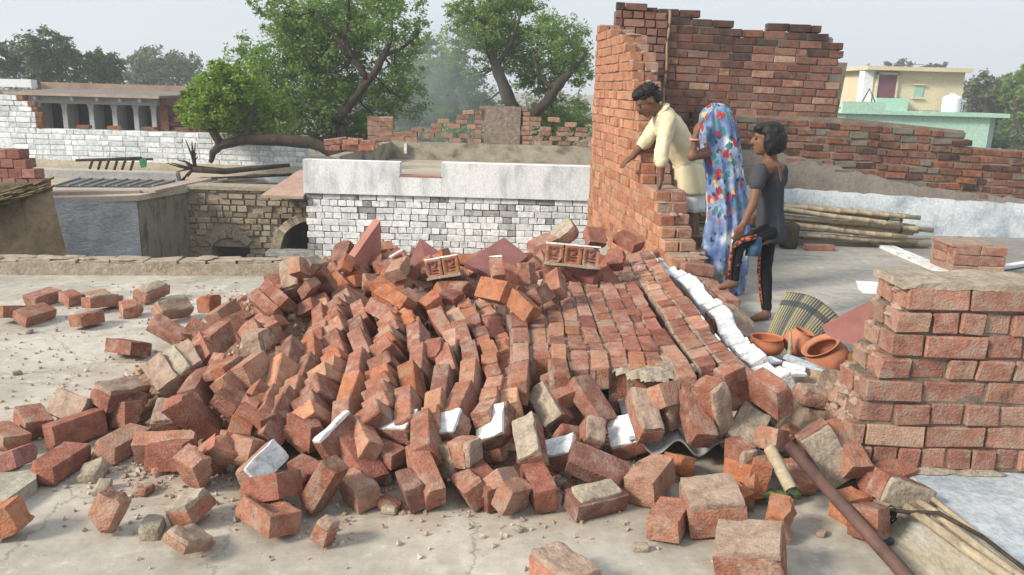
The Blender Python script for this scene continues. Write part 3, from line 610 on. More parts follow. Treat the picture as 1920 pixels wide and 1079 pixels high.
for (x, l) in ((-6.95,'flat brown brick left on the white wall below the second bay'),(-6.45,'brick left on the white wall below the middle of the colonnade'),(-5.9,'brick left on the white wall below the fourth bay'),(-5.35,'dark brick left on the white wall right of the colonnade')):
    o = new('brick', lump(.23,.1,.06,int(-x*10),.01,.004,(3,2,2),1), 'lowwall', None, (x,13.06,.745)); tag(o, l, 'brick', 'bricks left along the top of the far white wall')

cl = thing('colonnade_house', 'low grey house with an open colonnade of five bays and a flat roof', 'house', (-9,17.5,-3.3))
gp = plain('colonnade_plaster', (.36,.37,.38), (.47,.48,.49), 2.2, .92, 20, .006)
for x in (-10.27,-9.70,-9.13,-8.63,-8.17,-7.79):
    part(MB().box((x-.05,17.5,.2), (x+.05,17.95,.97)).prism([(x-.05,17.499,.86),(x+.05,17.499,.86),(x+.08,17.499,.97),(x-.08,17.499,.97)], (0,1,0), .3), 'pillar', gp, cl)
part(MB().box((-10.4,17.42,.972), (-7.66,17.9,1.13)), 'lintel', gp, cl)
for x in (-10.2,-9.42,-8.88,-8.4,-7.98): part(MB().box((x-.03,17.30,1.04), (x+.03,17.42,1.12)), 'beam_end', 'white', cl)
mb = MB(); mb.prism([(-10.7,17.2,1.135),(-7.5,17.2,1.135),(-8.6,25,1.135),(-14,25,1.135)], (0,0,1), .05); part(mb, 'roof_slab', plain('roof_grey_brown', (.17,.15,.135), (.25,.225,.20), 1.2, .93, 10, .01), cl)
part(MB().box((-10.75,17.15,1.13), (-7.5,17.19,1.19)), 'roof_edge', rs, cl)
mb = MB(); mb.box((-14.5,25,1.0), (-9.6,25.2,1.36)); mb.prism([(-9.6,25,1.0),(-9.6,25,1.36),(-7.6,19.0,1.24),(-7.6,19.0,1.0)], (1,0,0), .15); part(mb, 'roof_parapet', plain('rim_plaster', (.25,.17,.13), (.38,.28,.22), 2, .93, 12, .01), cl)
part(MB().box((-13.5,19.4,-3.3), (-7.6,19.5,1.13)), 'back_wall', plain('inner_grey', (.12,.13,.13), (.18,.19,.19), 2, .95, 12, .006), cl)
part(MB().box((-10.9,17.55,-3.3), (-10.35,19.4,1.13)).box((-7.72,17.55,-3.3), (-7.5,19.4,1.13)).box((-10.4,17.5,-3.3), (-7.7,17.6,.3)), 'side_wall', 'lowwall', cl)
tag(MB().box((-18.0,24.6,1.19), (-14.55,24.9,1.42), .01).obj('roof_block', 'white'), 'long white block on the far roof at the left edge', 'block')
hz = thing('ruined_brick_house', 'dark ruined brick house partly hidden behind the tree left of the colonnade', 'house', (-6.4,16.5,-3.3)) if False else None
rb = thing('ruined_brick_wall', 'dark broken brick wall just right of the colonnade, behind the yellow-green leaves', 'wall', (-7,17.4,0))
for k in range(9):
    for i in range(9-(k//2)):
        if R.random() < .92: put('brick', tmpl('S.11', .232, .11, .075, 'stained' if R.random() < .6 else 'lowwall'), frame(X, Y, Zv, (-7.36+i*.24+(.1 if k % 2 else 0),17.6,.42+k*.085)) @ jitrot(.03), rb)
part(MB().box((-7.48,17.62,-3.3), (-5.6,17.9,.75)), 'wall_core', 'mortard', rb)

# fallen log with roots, broken cot with green cloth
lg = thing('fallen_log', 'dark fallen log with splayed roots lying on the low roofs', 'log', (-4.7,11.9,.1))
pts = [Vector((-4.72,11.75,.26)), Vector((-4.3,11.9,.22)), Vector((-3.9,12.1,.26)), Vector((-3.45,12.3,.30))]
part(MB().tube(pts, [.055,.045,.04,.028], 9), 'trunk', 'bark', lg, True)
for i in range(15):
    a = R.uniform(-1.2,1.6); d = Vector((-math.cos(a)*.8, R.uniform(-.5,.4), math.sin(a))).normalized(); p = Vector((-4.68,11.75,.27)); l = R.uniform(.16,.4)
    part(MB().tube([p, p+d*l*.5+Vector((0,0,.02)), p+d*l+Vector((R.uniform(-.05,.05),0,R.uniform(-.03,.1)))], [.025,.016,.006], 6), 'root', 'bark', lg, True)
for i in range(6):
    p = Vector((-4.4+.1*i,11.6+.05*i,.15)); tag(MB().tube([p, p+Vector((.75,.3,.02+.03*R.random()))], [.016,.01], 6).obj('branch', 'bark'), 'thin dry branch lying in front of the fallen log', 'branch', 'thin branches in front of the log')
ct = thing('broken_cot', 'collapsed dark wooden cot frame with a green rag on the low roof', 'cot', (-6,11.9,.2))
part(MB().tube([(-6.5,11.9,.32),(-5.55,11.95,.38)], .022, 6), 'rail', 'bark', ct); part(MB().tube([(-6.45,12.2,.30),(-5.5,12.2,.34)], .02, 6), 'rail', 'bark', ct)
for i in range(6): part(MB().tube([(-6.25+.12*i,11.9,.34),(-6.32+.12*i,11.92,.2-.02*(i % 2))], .018, 6), 'leg' if i in (0,5) else 'slat', 'bark', ct)
part(MB().prism([(-5.53,11.86,.24),(-5.46,11.86,.25),(-5.45,11.88,.38),(-5.5,11.88,.39),(-5.55,11.87,.35)], (0,1,0), .03), 'green_rag', plain('green_cloth', (.03,.17,.09), (.05,.24,.13), 8, .9, 30, .004), ct)

# ---------------------------------------------------------------- cream and green house at the right
ch = thing('cream_and_green_house', 'cream house with a purple door above a mint green lower storey', 'house', (14.5,30,-3.3))
cm = plain('cream_paint', (.58,.50,.36), (.66,.58,.42), 1.2, .85, 12, .004); gm = plain('mint_paint', (.36,.58,.47), (.43,.65,.54), 1.0, .85, 12, .004)
part(MB().box((12.75,30,1.2), (16.15,33,2.62)), 'upper_wall', cm, ch)
part(MB().box((12.45,29.6,2.56), (16.2,33.2,2.70)), 'roof_slab', cm, ch)
part(MB().box((12.5,29.95,1.2), (12.85,30.4,2.55)), 'porch_pillar', 'white', ch)
dr = part(MB().box((13.02,29.93,1.62), (13.68,30.02,2.42)), 'door', plain('purple_door', (.13,.05,.075), (.19,.08,.105), 2, .6, 20, .003), ch)
fo = MB().box((12.96,29.9,1.60), (13.02,30.02,2.48)).box((13.68,29.9,1.60), (13.74,30.02,2.48)).box((12.96,29.9,2.42), (13.74,30.02,2.49)).obj('door_frame', cm); fo.parent = dr; fo.location = (0,0,0)
wo_ = part(MB().box((14.37,29.96,1.66), (14.70,30.02,2.08)), 'window', plain('green_pane', (.25,.42,.36), (.33,.52,.45), 2, .3, 20, .001), ch)
fo = MB().box((14.32,29.9,1.60), (14.75,30.01,1.66)).box((14.32,29.9,2.08), (14.75,30.01,2.13)).obj('window_sill', cm); fo.parent = wo_; fo.location = (0,0,0)
part(MB().box((11.6,29.0,-3.3), (16.75,29.95,1.02)), 'lower_wall', gm, ch)
part(MB().box((12.9,29.6,1.0), (14.05,29.94,1.60)), 'stair_wall', gm, ch)
part(MB().box((11.4,28.8,1.03), (17.3,29.94,1.17)).box((11.4,28.8,1.17), (12.9,28.95,1.45)), 'parapet', gm, ch)
part(MB().box((16.75,29.3,-3.3), (17.1,29.9,1.03)), 'side_wall', plain('mint_shade', (.36,.47,.43), (.43,.53,.49), 1, .85, 12, .004), ch)
part(MB().tube([(12.0,28.9,1.2),(12.3,28.9,1.9),(12.55,28.9,1.45)], .025, 6), 'antenna_stay', 'rust', ch)
tk = thing('water_tank', 'white ribbed plastic water tank on the mint green roof', 'tank', (15.5,29.4,1.17))
pf = [(0,0),(.30,0)]+[(.31+(.012 if i % 2 else -.006), .02+i*.05) for i in range(10)]+[(.29,.52),(.2,.57),(.1,.6),(.1,.64),(0,.64)]
o = MB().lathe(pf, 20, (15.5,29.4,1.17)).obj('tank_body', plain('white_plastic', (.75,.77,.80), (.80,.82,.84), 1, .4, 10, 0), None, True); o.parent = tk; o.location = -tk.location
o = MB().tube([(15.85,29.3,1.17),(15.85,29.3,1.6),(15.7,29.4,1.7)], .02, 6).obj('tank_pipe', 'white'); o.parent = tk; o.location = -tk.location
fh = thing('far_house', 'small pinkish house glimpsed among the trees at the right edge', 'house', (29.5,48,-3.3))
part(MB().box((28.2,48,-3.3), (31.5,52,.2)), 'wall', plain('pink_wall', (.45,.33,.28), (.52,.40,.34), 1, .9, 10, .004), fh); part(MB().box((28,47.8,.2), (31.8,52,.4)), 'roof', 'asbestos', fh)
part(MB().box((28.8,47.93,-1.2), (29.4,48.02,-.3)), 'window', 'joint', fh); part(MB().box((30.2,47.93,-1.2), (30.8,48.02,-.3)), 'window', 'joint', fh)
MT['whitewash'] = brick_mat('brick_end_white', [(0,(.66,.70,.74)),(1,(.80,.82,.84))], (.62,.65,.68), .55, .85, stain=(.38,.26,.19), stain_at=.68)
# ================================================================ the collapsed wall
HEROES = [
(-1.824,3.125,0.063,0.650,0.570,0.335,0.376,0.230,0.110,0.075,'d',0,'dark red brick at the left tip of the heap, second from left','at the left tip of the heap'),
(-1.741,2.850,0.045,0.527,0.519,0.487,0.465,0.230,0.075,0.110,'d',0,'dark red brick at the left tip of the heap, leftmost','at the left tip of the heap'),
(-1.581,3.027,0.051,0.535,0.560,0.479,0.413,0.230,0.075,0.110,'',0,'red brick at the left tip of the heap, third from left','at the left tip of the heap'),
(-2.058,3.217,0.053,0.924,0.004,0.067,0.375,0.110,0.200,0.075,'',0,'red brick at the left tip of the heap, second from left','at the left tip of the heap'),
(-2.073,3.048,0.052,0.882,-0.037,0.088,0.462,0.110,0.200,0.075,'',0,'red brick at the left tip of the heap, leftmost','at the left tip of the heap'),
(-1.900,2.828,0.070,0.596,0.327,0.498,0.538,0.170,0.070,0.090,'p',0,'pinkish broken brick at the left tip of the heap','at the left tip of the heap'),
(-1.910,3.286,0.082,0.767,0.268,-0.330,0.481,0.120,0.200,0.075,'m',0,'mortar-crusted brick at the left tip of the heap, leftmost','at the left tip of the heap'),
(-1.726,3.323,0.138,0.842,0.055,0.133,0.519,0.210,0.120,0.078,'m',0,'mortar-crusted brick at the left tip of the heap, second from left','at the left tip of the heap'),
(-1.705,3.315,0.088,0.920,0.348,-0.161,-0.082,0.130,0.130,0.078,'',1,'broken red brick at the left tip of the heap, rightmost','at the left tip of the heap'),
(-1.679,3.255,0.079,0.725,0.477,0.380,0.321,0.075,0.110,0.110,'',1,'broken red brick at the left tip of the heap, leftmost','at the left tip of the heap'),
(-1.482,3.247,0.074,0.973,0.225,0.028,0.049,0.110,0.140,0.078,'m',1,'mortar-crusted brick at the left tip of the heap, fourth from left','at the left tip of the heap'),
(-1.325,3.128,0.134,0.865,0.125,0.463,0.150,0.230,0.075,0.110,'d',0,'dark red brick along the left front of the heap, leftmost','along the left front of the heap'),
(-1.363,2.938,0.082,0.976,0.204,0.018,0.079,0.230,0.075,0.110,'',0,'red brick at the left tip of the heap, fifth from left','at the left tip of the heap'),
(-1.331,2.885,0.073,0.735,0.668,-0.113,-0.030,0.190,0.110,0.078,'d',0,'dark red brick at the left tip of the heap, rightmost','at the left tip of the heap'),
(-1.131,2.848,0.100,0.912,0.217,-0.349,0.006,0.150,0.075,0.110,'',1,'broken red brick along the left front of the heap, second from left','along the left front of the heap'),
(-1.173,2.750,0.089,0.485,0.711,0.257,0.439,0.075,0.140,0.110,'',1,'broken red brick along the left front of the heap, leftmost','along the left front of the heap'),
(-1.047,2.875,0.108,0.814,0.529,-0.118,-0.207,0.170,0.120,0.078,'',0,'red brick along the left front of the heap, leftmost','along the left front of the heap'),
(-0.937,2.781,0.086,0.881,0.187,0.422,-0.101,0.100,0.190,0.078,'w',0,'white-painted brick along the left front of the heap, leftmost','along the left front of the heap'),
(-1.036,3.032,0.172,0.619,0.645,0.302,0.333,0.080,0.075,0.200,'d',0,'dark red brick along the left front of the heap, second from left','along the left front of the heap'),
(-0.568,2.828,0.102,0.878,0.216,0.167,0.392,0.110,0.230,0.078,'d',0,'dark red brick along the left front of the heap, rightmost','along the left front of the heap'),
(-0.568,2.888,0.153,0.936,0.013,0.254,0.243,0.075,0.200,0.110,'',0,'red brick along the left front of the heap, rightmost','along the left front of the heap'),
(-0.654,2.600,0.114,0.825,0.165,0.186,0.507,0.090,0.075,0.200,'',0,'red brick along the left front of the heap, third from left','along the left front of the heap'),
(-0.548,2.672,0.060,0.939,0.030,-0.061,0.337,0.085,0.150,0.100,'',1,'broken red brick along the left front of the heap, rightmost','along the left front of the heap'),
(-0.846,2.615,0.093,0.738,0.416,0.394,0.356,0.130,0.090,0.180,'d',0,'dark red brick along the left front of the heap, third from left','along the left front of the heap'),
(-0.739,2.757,0.069,0.900,0.036,-0.134,0.414,0.075,0.170,0.110,'d',0,'dark red brick along the left front of the heap, fifth from left','along the left front of the heap'),
(-0.657,2.871,0.174,0.937,0.121,-0.198,-0.263,0.050,0.190,0.100,'w',0,'white-painted brick along the left front of the heap, rightmost','along the left front of the heap'),
(-0.435,2.998,0.166,0.960,0.138,-0.135,-0.203,0.160,0.120,0.078,'w',1,'white-painted brick along the middle front of the heap, leftmost','along the middle front of the heap'),
(-0.301,2.710,0.108,0.948,0.231,-0.045,0.213,0.080,0.230,0.110,'',0,'red brick along the middle front of the heap, rightmost','along the middle front of the heap'),
(-0.495,2.900,0.107,0.615,0.651,0.301,0.330,0.090,0.065,0.200,'',0,'red brick along the middle front of the heap, leftmost','along the middle front of the heap'),
(-0.344,2.662,0.075,0.968,0.090,-0.121,0.202,0.075,0.130,0.110,'',1,'broken red brick along the middle front of the heap, second from left','along the middle front of the heap'),
(-0.230,2.978,0.173,0.945,0.201,-0.215,-0.145,0.120,0.120,0.078,'w',1,'white-painted brick along the middle front of the heap, second from left','along the middle front of the heap'),
(-0.047,3.013,0.175,0.902,0.288,-0.311,-0.085,0.140,0.150,0.078,'w',1,'white-painted brick along the middle front of the heap, third from left','along the middle front of the heap'),
(-0.215,2.850,0.109,0.714,0.594,-0.340,-0.145,0.130,0.130,0.078,'m',1,'mortar-crusted brick along the middle front of the heap, leftmost','along the middle front of the heap'),
(-0.133,2.693,0.070,0.941,0.075,-0.227,0.240,0.085,0.140,0.100,'',1,'broken red brick along the middle front of the heap, third from left','along the middle front of the heap'),
(-0.081,2.720,0.067,0.966,0.059,-0.023,0.249,0.080,0.200,0.100,'d',0,'dark red brick along the middle front of the heap, leftmost','along the middle front of the heap'),
(-0.168,2.812,0.158,0.689,0.536,0.339,0.353,0.100,0.100,0.078,'m',1,'mortar-crusted brick along the middle front of the heap, second from left','along the middle front of the heap'),
(-0.043,2.684,0.091,0.847,0.279,0.281,0.354,0.110,0.060,0.160,'',1,'broken red brick along the middle front of the heap, fourth from left','along the middle front of the heap'),
(0.020,2.633,0.076,0.915,0.119,0.143,0.357,0.110,0.075,0.110,'',1,'broken red brick along the middle front of the heap, rightmost','along the middle front of the heap'),
(0.120,2.719,0.075,0.984,0.089,-0.063,0.139,0.090,0.200,0.100,'d',0,'dark red brick along the middle front of the heap, rightmost','along the middle front of the heap'),
(0.091,2.885,0.164,0.951,0.190,-0.246,0.008,0.100,0.220,0.075,'m',0,'mortar-crusted brick along the middle front of the heap, third from left','along the middle front of the heap'),
(0.186,3.273,0.161,0.855,0.292,-0.419,0.087,0.110,0.210,0.078,'m',0,'mortar-crusted brick along the middle front of the heap, rightmost','along the middle front of the heap'),
(0.215,3.321,0.220,0.967,0.108,-0.110,0.201,0.100,0.200,0.078,'',0,'red brick amid the leaning rows of the heap, rightmost','amid the leaning rows of the heap'),
(0.262,3.309,0.127,0.804,0.427,0.229,0.344,0.120,0.140,0.078,'',1,'broken red brick around the corrugated sheet, leftmost','around the corrugated sheet'),
(0.354,3.238,0.205,0.893,0.270,0.161,0.322,0.110,0.230,0.078,'',0,'red brick around the corrugated sheet, leftmost','around the corrugated sheet'),
(0.561,3.090,0.206,0.963,0.253,0.032,0.092,0.100,0.220,0.078,'m',0,'mortar-crusted brick around the corrugated sheet, second from left','around the corrugated sheet'),
(0.645,3.111,0.290,0.847,0.422,0.177,0.270,0.110,0.100,0.078,'',1,'broken red brick around the corrugated sheet, rightmost','around the corrugated sheet'),
(0.682,3.148,0.208,0.695,0.675,0.116,0.218,0.120,0.120,0.078,'m',1,'mortar-crusted brick around the corrugated sheet, third from left','around the corrugated sheet'),
(0.503,3.131,0.096,0.955,0.193,-0.223,-0.019,0.140,0.170,0.078,'w',0,'white-painted brick around the corrugated sheet','around the corrugated sheet'),
(0.217,2.973,0.081,0.957,0.100,-0.222,-0.159,0.140,0.120,0.078,'w',1,'white-painted brick along the middle front of the heap, rightmost','along the middle front of the heap'),
(0.260,3.093,0.095,0.933,0.217,0.215,0.190,0.130,0.070,0.100,'',1,'broken red brick around the corrugated sheet, second from left','around the corrugated sheet'),
(0.339,3.063,0.114,0.961,0.214,0.174,-0.006,0.090,0.130,0.100,'m',1,'mortar-crusted brick around the corrugated sheet, leftmost','around the corrugated sheet'),
(0.348,2.834,0.096,0.950,0.256,0.146,-0.102,0.230,0.110,0.078,'',0,'red brick around the corrugated sheet, second from left','around the corrugated sheet'),
(0.327,2.671,0.048,0.616,0.749,0.188,0.153,0.220,0.070,0.110,'t',0,'red brick with mortar on its top around the corrugated sheet','around the corrugated sheet'),
(0.546,2.785,0.078,0.875,-0.009,-0.089,0.476,0.200,0.120,0.110,'',0,'red brick around the corrugated sheet, third from left','around the corrugated sheet'),
(0.575,2.544,0.051,0.975,-0.026,-0.052,-0.214,0.115,0.190,0.078,'',0,'red brick around the corrugated sheet, fourth from left','around the corrugated sheet'),
(0.190,2.181,0.051,0.957,-0.042,-0.014,0.286,0.120,0.230,0.078,'m',0,'mortar-crusted brick on the floor in the foreground, rightmost','on the floor in the foreground'),
(0.736,2.586,0.077,0.997,0.036,-0.074,-0.011,0.200,0.200,0.110,'m',0,'mortar-crusted brick around the corrugated sheet, fifth from left','around the corrugated sheet'),
(0.782,2.271,0.085,0.980,0.034,-0.105,-0.166,0.210,0.190,0.110,'m',0,'mortar-crusted brick around the corrugated sheet, rightmost','around the corrugated sheet'),
(0.955,2.531,0.075,0.959,0.116,-0.075,-0.249,0.075,0.120,0.110,'o',1,'bright orange brick at the foot of the near brick wall, leftmost','at the foot of the near brick wall'),
(0.919,2.819,0.081,0.764,0.611,0.174,0.111,0.075,0.120,0.180,'o',0,'bright orange brick around the corrugated sheet, third from left','around the corrugated sheet'),
(0.953,2.772,0.102,0.975,0.131,0.044,-0.176,0.075,0.070,0.180,'o',0,'bright orange brick around the corrugated sheet, rightmost','around the corrugated sheet'),
(0.908,2.878,0.103,0.682,0.712,0.082,0.147,0.070,0.190,0.110,'m',0,'mortar-crusted brick around the corrugated sheet, sixth from left','around the corrugated sheet'),
(1.137,2.859,0.071,0.967,0.241,-0.016,0.086,0.100,0.130,0.078,'',1,'broken red brick at the foot of the near brick wall, fourth from left','at the foot of the near brick wall'),
(0.867,2.724,0.049,0.640,0.718,0.151,0.227,0.060,0.075,0.110,'o',1,'bright orange brick around the corrugated sheet, second from left','around the corrugated sheet'),
(0.688,2.955,0.063,0.788,0.565,0.234,0.071,0.075,0.075,0.110,'o',1,'bright orange brick around the corrugated sheet, leftmost','around the corrugated sheet'),
(1.245,2.895,0.154,0.710,0.636,-0.205,0.221,0.130,0.240,0.078,'m',0,'mortar-crusted brick at the foot of the near brick wall, leftmost','at the foot of the near brick wall'),
(1.319,2.901,0.177,0.958,0.251,0.073,0.120,0.100,0.230,0.078,'',0,'red brick at the foot of the near brick wall, rightmost','at the foot of the near brick wall'),
(1.482,2.866,0.072,0.954,0.179,0.021,0.239,0.230,0.090,0.100,'d',0,'dark red brick at the foot of the near brick wall','at the foot of the near brick wall'),
(1.058,2.980,0.172,0.735,0.562,0.349,0.149,0.100,0.090,0.100,'',1,'broken red brick at the foot of the near brick wall, leftmost','at the foot of the near brick wall'),
(1.163,3.042,0.128,0.927,0.217,0.294,-0.082,0.100,0.130,0.078,'',1,'broken red brick at the foot of the near brick wall, third from left','at the foot of the near brick wall'),
(1.417,2.637,0.136,0.729,0.651,0.206,-0.046,0.210,0.100,0.078,'m',0,'mortar-crusted brick at the foot of the near brick wall, rightmost','at the foot of the near brick wall'),
(1.263,2.672,0.052,0.976,-0.005,0.003,0.215,0.110,0.090,0.100,'o',1,'bright orange brick at the foot of the near brick wall, rightmost','at the foot of the near brick wall'),
(1.268,2.526,0.075,0.753,0.573,0.253,0.203,0.090,0.110,0.110,'',1,'broken red brick at the foot of the near brick wall, rightmost','at the foot of the near brick wall'),
(1.046,3.012,0.352,0.466,0.702,-0.399,-0.362,0.170,0.140,0.078,'',0,'red brick at the foot of the near brick wall, leftmost','at the foot of the near brick wall'),
(0.760,3.027,0.237,0.951,0.290,0.071,0.082,0.095,0.230,0.100,'',0,'red brick around the corrugated sheet, fifth from left','around the corrugated sheet'),
(0.824,3.045,0.279,0.658,0.677,0.104,0.311,0.095,0.220,0.100,'m',0,'mortar-crusted brick around the corrugated sheet, fourth from left','around the corrugated sheet'),
(0.927,3.143,0.321,0.643,0.724,0.048,0.244,0.110,0.200,0.078,'',0,'red brick around the corrugated sheet, rightmost','around the corrugated sheet'),
(0.977,3.071,0.156,0.924,0.262,0.136,-0.244,0.130,0.200,0.078,'m',0,'mortar-crusted brick around the corrugated sheet, seventh from left','around the corrugated sheet'),
(1.128,3.034,0.124,0.747,0.452,-0.345,-0.345,0.140,0.090,0.110,'',1,'broken red brick at the foot of the near brick wall, second from left','at the foot of the near brick wall'),
(-3.183,5.238,0.050,0.659,0.724,-0.124,-0.161,0.120,0.075,0.200,'',0,'red brick on the pale floor left of the heap, third from left','on the pale floor left of the heap'),
(-2.991,4.815,0.054,0.458,0.648,0.501,0.346,0.230,0.070,0.110,'',0,'red brick on the pale floor left of the heap, second from left','on the pale floor left of the heap'),
(-2.992,5.241,0.051,0.533,0.658,0.423,0.324,0.110,0.075,0.110,'',1,'broken red brick on the pale floor left of the heap, leftmost','on the pale floor left of the heap'),
(-2.729,5.143,0.058,0.673,0.558,0.358,0.327,0.230,0.070,0.110,'t',0,'red brick with mortar on its top on the pale floor left of the heap, leftmost','on the pale floor left of the heap'),
(-2.872,5.338,0.038,0.874,0.050,0.011,0.483,0.160,0.110,0.060,'',1,'broken red brick on the pale floor left of the heap, second from left','on the pale floor left of the heap'),
(-2.511,5.395,0.067,0.467,0.682,0.416,0.379,0.230,0.075,0.110,'t',0,'red brick with mortar on its top on the pale floor left of the heap, rightmost','on the pale floor left of the heap'),
(-2.629,4.753,0.054,0.628,0.519,0.400,0.419,0.180,0.075,0.100,'',0,'red brick on the pale floor left of the heap, rightmost','on the pale floor left of the heap'),
(-2.480,5.002,0.054,0.565,0.754,0.267,0.203,0.110,0.075,0.110,'',1,'broken red brick on the pale floor left of the heap, rightmost','on the pale floor left of the heap'),
(-2.178,4.946,0.071,0.840,0.285,0.184,0.424,0.230,0.100,0.075,'m',0,'mortar-crusted brick at the left tip of the heap, rightmost','at the left tip of the heap'),
(-1.969,4.407,0.100,0.955,0.184,0.191,-0.129,0.230,0.100,0.075,'',0,'red brick at the left tip of the heap, rightmost','at the left tip of the heap'),
(-2.115,4.210,0.062,0.660,0.520,0.460,0.288,0.140,0.075,0.200,'',0,'red brick at the left tip of the heap, fourth from left','at the left tip of the heap'),
(-3.129,4.826,0.066,0.768,0.600,-0.187,-0.122,0.110,0.075,0.200,'',0,'red brick on the pale floor left of the heap, leftmost','on the pale floor left of the heap'),
(-1.562,3.414,0.191,0.901,0.235,-0.195,0.308,0.110,0.210,0.078,'m',0,'mortar-crusted brick at the left tip of the heap, third from left','at the left tip of the heap'),
(-1.510,3.473,0.222,0.889,0.229,-0.282,0.280,0.100,0.210,0.078,'m',0,'mortar-crusted brick amid the leaning rows of the heap, leftmost','amid the leaning rows of the heap'),
(-1.478,3.511,0.235,0.935,0.183,-0.099,0.286,0.080,0.210,0.080,'m',0,'mortar-crusted brick amid the leaning rows of the heap, second from left','amid the leaning rows of the heap'),
(-1.444,3.602,0.257,0.874,0.228,-0.377,0.204,0.080,0.210,0.080,'',0,'red brick amid the leaning rows of the heap, second from left','amid the leaning rows of the heap'),
(-1.437,3.732,0.275,0.557,0.527,0.363,0.529,0.190,0.120,0.078,'',0,'red brick amid the leaning rows of the heap, third from left','amid the leaning rows of the heap'),
(-1.384,4.354,0.275,0.873,0.268,-0.217,0.344,0.075,0.230,0.110,'',0,'red brick amid the leaning rows of the heap, sixth from left','amid the leaning rows of the heap'),
(-1.329,4.406,0.321,0.860,0.285,-0.291,0.306,0.075,0.230,0.110,'',0,'red brick amid the leaning rows of the heap, seventh from left','amid the leaning rows of the heap'),
(-1.847,4.700,0.187,0.675,0.533,0.346,0.374,0.090,0.100,0.110,'o',1,'bright orange brick amid the leaning rows of the heap, leftmost','amid the leaning rows of the heap'),
(-1.679,4.481,0.195,0.638,0.465,0.272,0.550,0.190,0.080,0.110,'',0,'red brick amid the leaning rows of the heap, fourth from left','amid the leaning rows of the heap'),
(-1.214,3.691,0.286,0.702,0.674,-0.207,-0.098,0.120,0.120,0.078,'m',1,'mortar-crusted brick amid the leaning rows of the heap, rightmost','amid the leaning rows of the heap'),
(-1.376,3.323,0.179,0.978,0.120,-0.168,-0.003,0.090,0.180,0.110,'',0,'red brick amid the leaning rows of the heap, leftmost','amid the leaning rows of the heap'),
(-1.316,3.439,0.232,0.853,0.390,-0.221,-0.266,0.120,0.130,0.078,'',1,'broken red brick amid the leaning rows of the heap, leftmost','amid the leaning rows of the heap'),
(-1.280,3.369,0.263,0.575,0.499,0.404,0.507,0.160,0.060,0.110,'',1,'broken red brick amid the leaning rows of the heap, second from left','amid the leaning rows of the heap'),
(-1.159,3.387,0.252,0.632,0.438,0.335,0.544,0.200,0.100,0.078,'',0,'red brick amid the leaning rows of the heap, fifth from left','amid the leaning rows of the heap'),
(-1.210,3.279,0.204,0.645,0.336,0.286,0.624,0.130,0.140,0.078,'',1,'broken red brick amid the leaning rows of the heap, third from left','amid the leaning rows of the heap'),
(-1.189,3.189,0.182,0.748,0.232,0.188,0.592,0.110,0.110,0.078,'',1,'broken red brick along the middle front of the heap, leftmost','along the middle front of the heap'),
(-1.062,3.110,0.164,0.801,0.229,-0.488,0.259,0.130,0.130,0.078,'',1,'broken red brick along the left front of the heap, third from left','along the left front of the heap'),
(-1.071,2.948,0.131,0.633,0.102,0.047,0.766,0.140,0.090,0.110,'o',1,'bright orange brick along the left front of the heap','along the left front of the heap'),
(-0.981,3.127,0.187,0.624,0.245,0.215,0.710,0.200,0.110,0.078,'',0,'red brick along the left front of the heap, second from left','along the left front of the heap'),
(-0.845,3.034,0.113,0.727,0.228,0.234,0.604,0.110,0.130,0.078,'',1,'broken red brick along the left front of the heap, fourth from left','along the left front of the heap'),
(-0.815,2.985,0.146,0.909,0.021,0.060,0.411,0.075,0.170,0.110,'d',0,'dark red brick along the left front of the heap, fourth from left','along the left front of the heap'),
(-1.662,2.393,0.070,0.578,0.370,0.404,0.605,0.090,0.100,0.100,'o',1,'bright orange brick on the floor in the foreground','on the floor in the foreground'),
(-1.340,2.421,0.084,0.668,0.535,-0.420,0.302,0.130,0.090,0.065,'',1,'broken red brick on the floor in the foreground','on the floor in the foreground'),
(-1.097,2.511,0.054,0.790,-0.079,-0.143,0.591,0.120,0.100,0.060,'m',1,'mortar-crusted brick on the floor in the foreground, second from left','on the floor in the foreground'),
(-0.822,2.495,0.057,0.913,-0.059,0.093,0.392,0.120,0.230,0.078,'f',0,'whole brick with its hollow facing up on the floor in the foreground','on the floor in the foreground'),
(-0.604,2.398,0.047,0.849,0.143,0.097,0.499,0.060,0.060,0.070,'m',1,'mortar-crusted brick on the floor in the foreground, third from left','on the floor in the foreground'),
(-1.029,2.315,0.052,0.814,-0.007,0.230,0.533,0.130,0.100,0.030,'m',1,'mortar-crusted brick on the floor in the foreground, leftmost','on the floor in the foreground'),
(-1.298,4.586,0.387,0.933,0.316,-0.143,0.091,0.110,0.230,0.078,'m',0,'mortar-crusted brick at the back of the heap, leftmost','at the back of the heap'),
(-1.112,4.612,0.379,0.946,0.280,-0.159,-0.025,0.080,0.075,0.200,'',0,'red brick at the back of the heap, leftmost','at the back of the heap'),
(-1.180,4.560,0.461,0.786,0.157,0.206,0.561,0.200,0.090,0.080,'m',0,'mortar-crusted brick at the back of the heap, second from left','at the back of the heap'),
(-1.177,4.489,0.355,0.750,0.281,0.193,0.567,0.120,0.060,0.110,'',1,'broken red brick at the back of the heap, second from left','at the back of the heap'),
(-0.627,4.203,0.386,0.799,0.467,-0.082,-0.370,0.230,0.080,0.110,'o',0,'bright orange brick amid the leaning rows of the heap, third from left','amid the leaning rows of the heap'),
(-0.668,4.104,0.321,0.817,0.441,-0.107,-0.355,0.230,0.085,0.110,'',0,'red brick amid the leaning rows of the heap, eighth from left','amid the leaning rows of the heap'),
(-0.572,4.254,0.361,0.816,0.262,0.123,0.501,0.100,0.110,0.078,'',1,'broken red brick amid the leaning rows of the heap, fourth from left','amid the leaning rows of the heap'),
(-0.435,4.212,0.359,0.929,0.085,-0.264,0.246,0.100,0.110,0.078,'o',1,'bright orange brick amid the leaning rows of the heap, fifth from left','amid the leaning rows of the heap'),
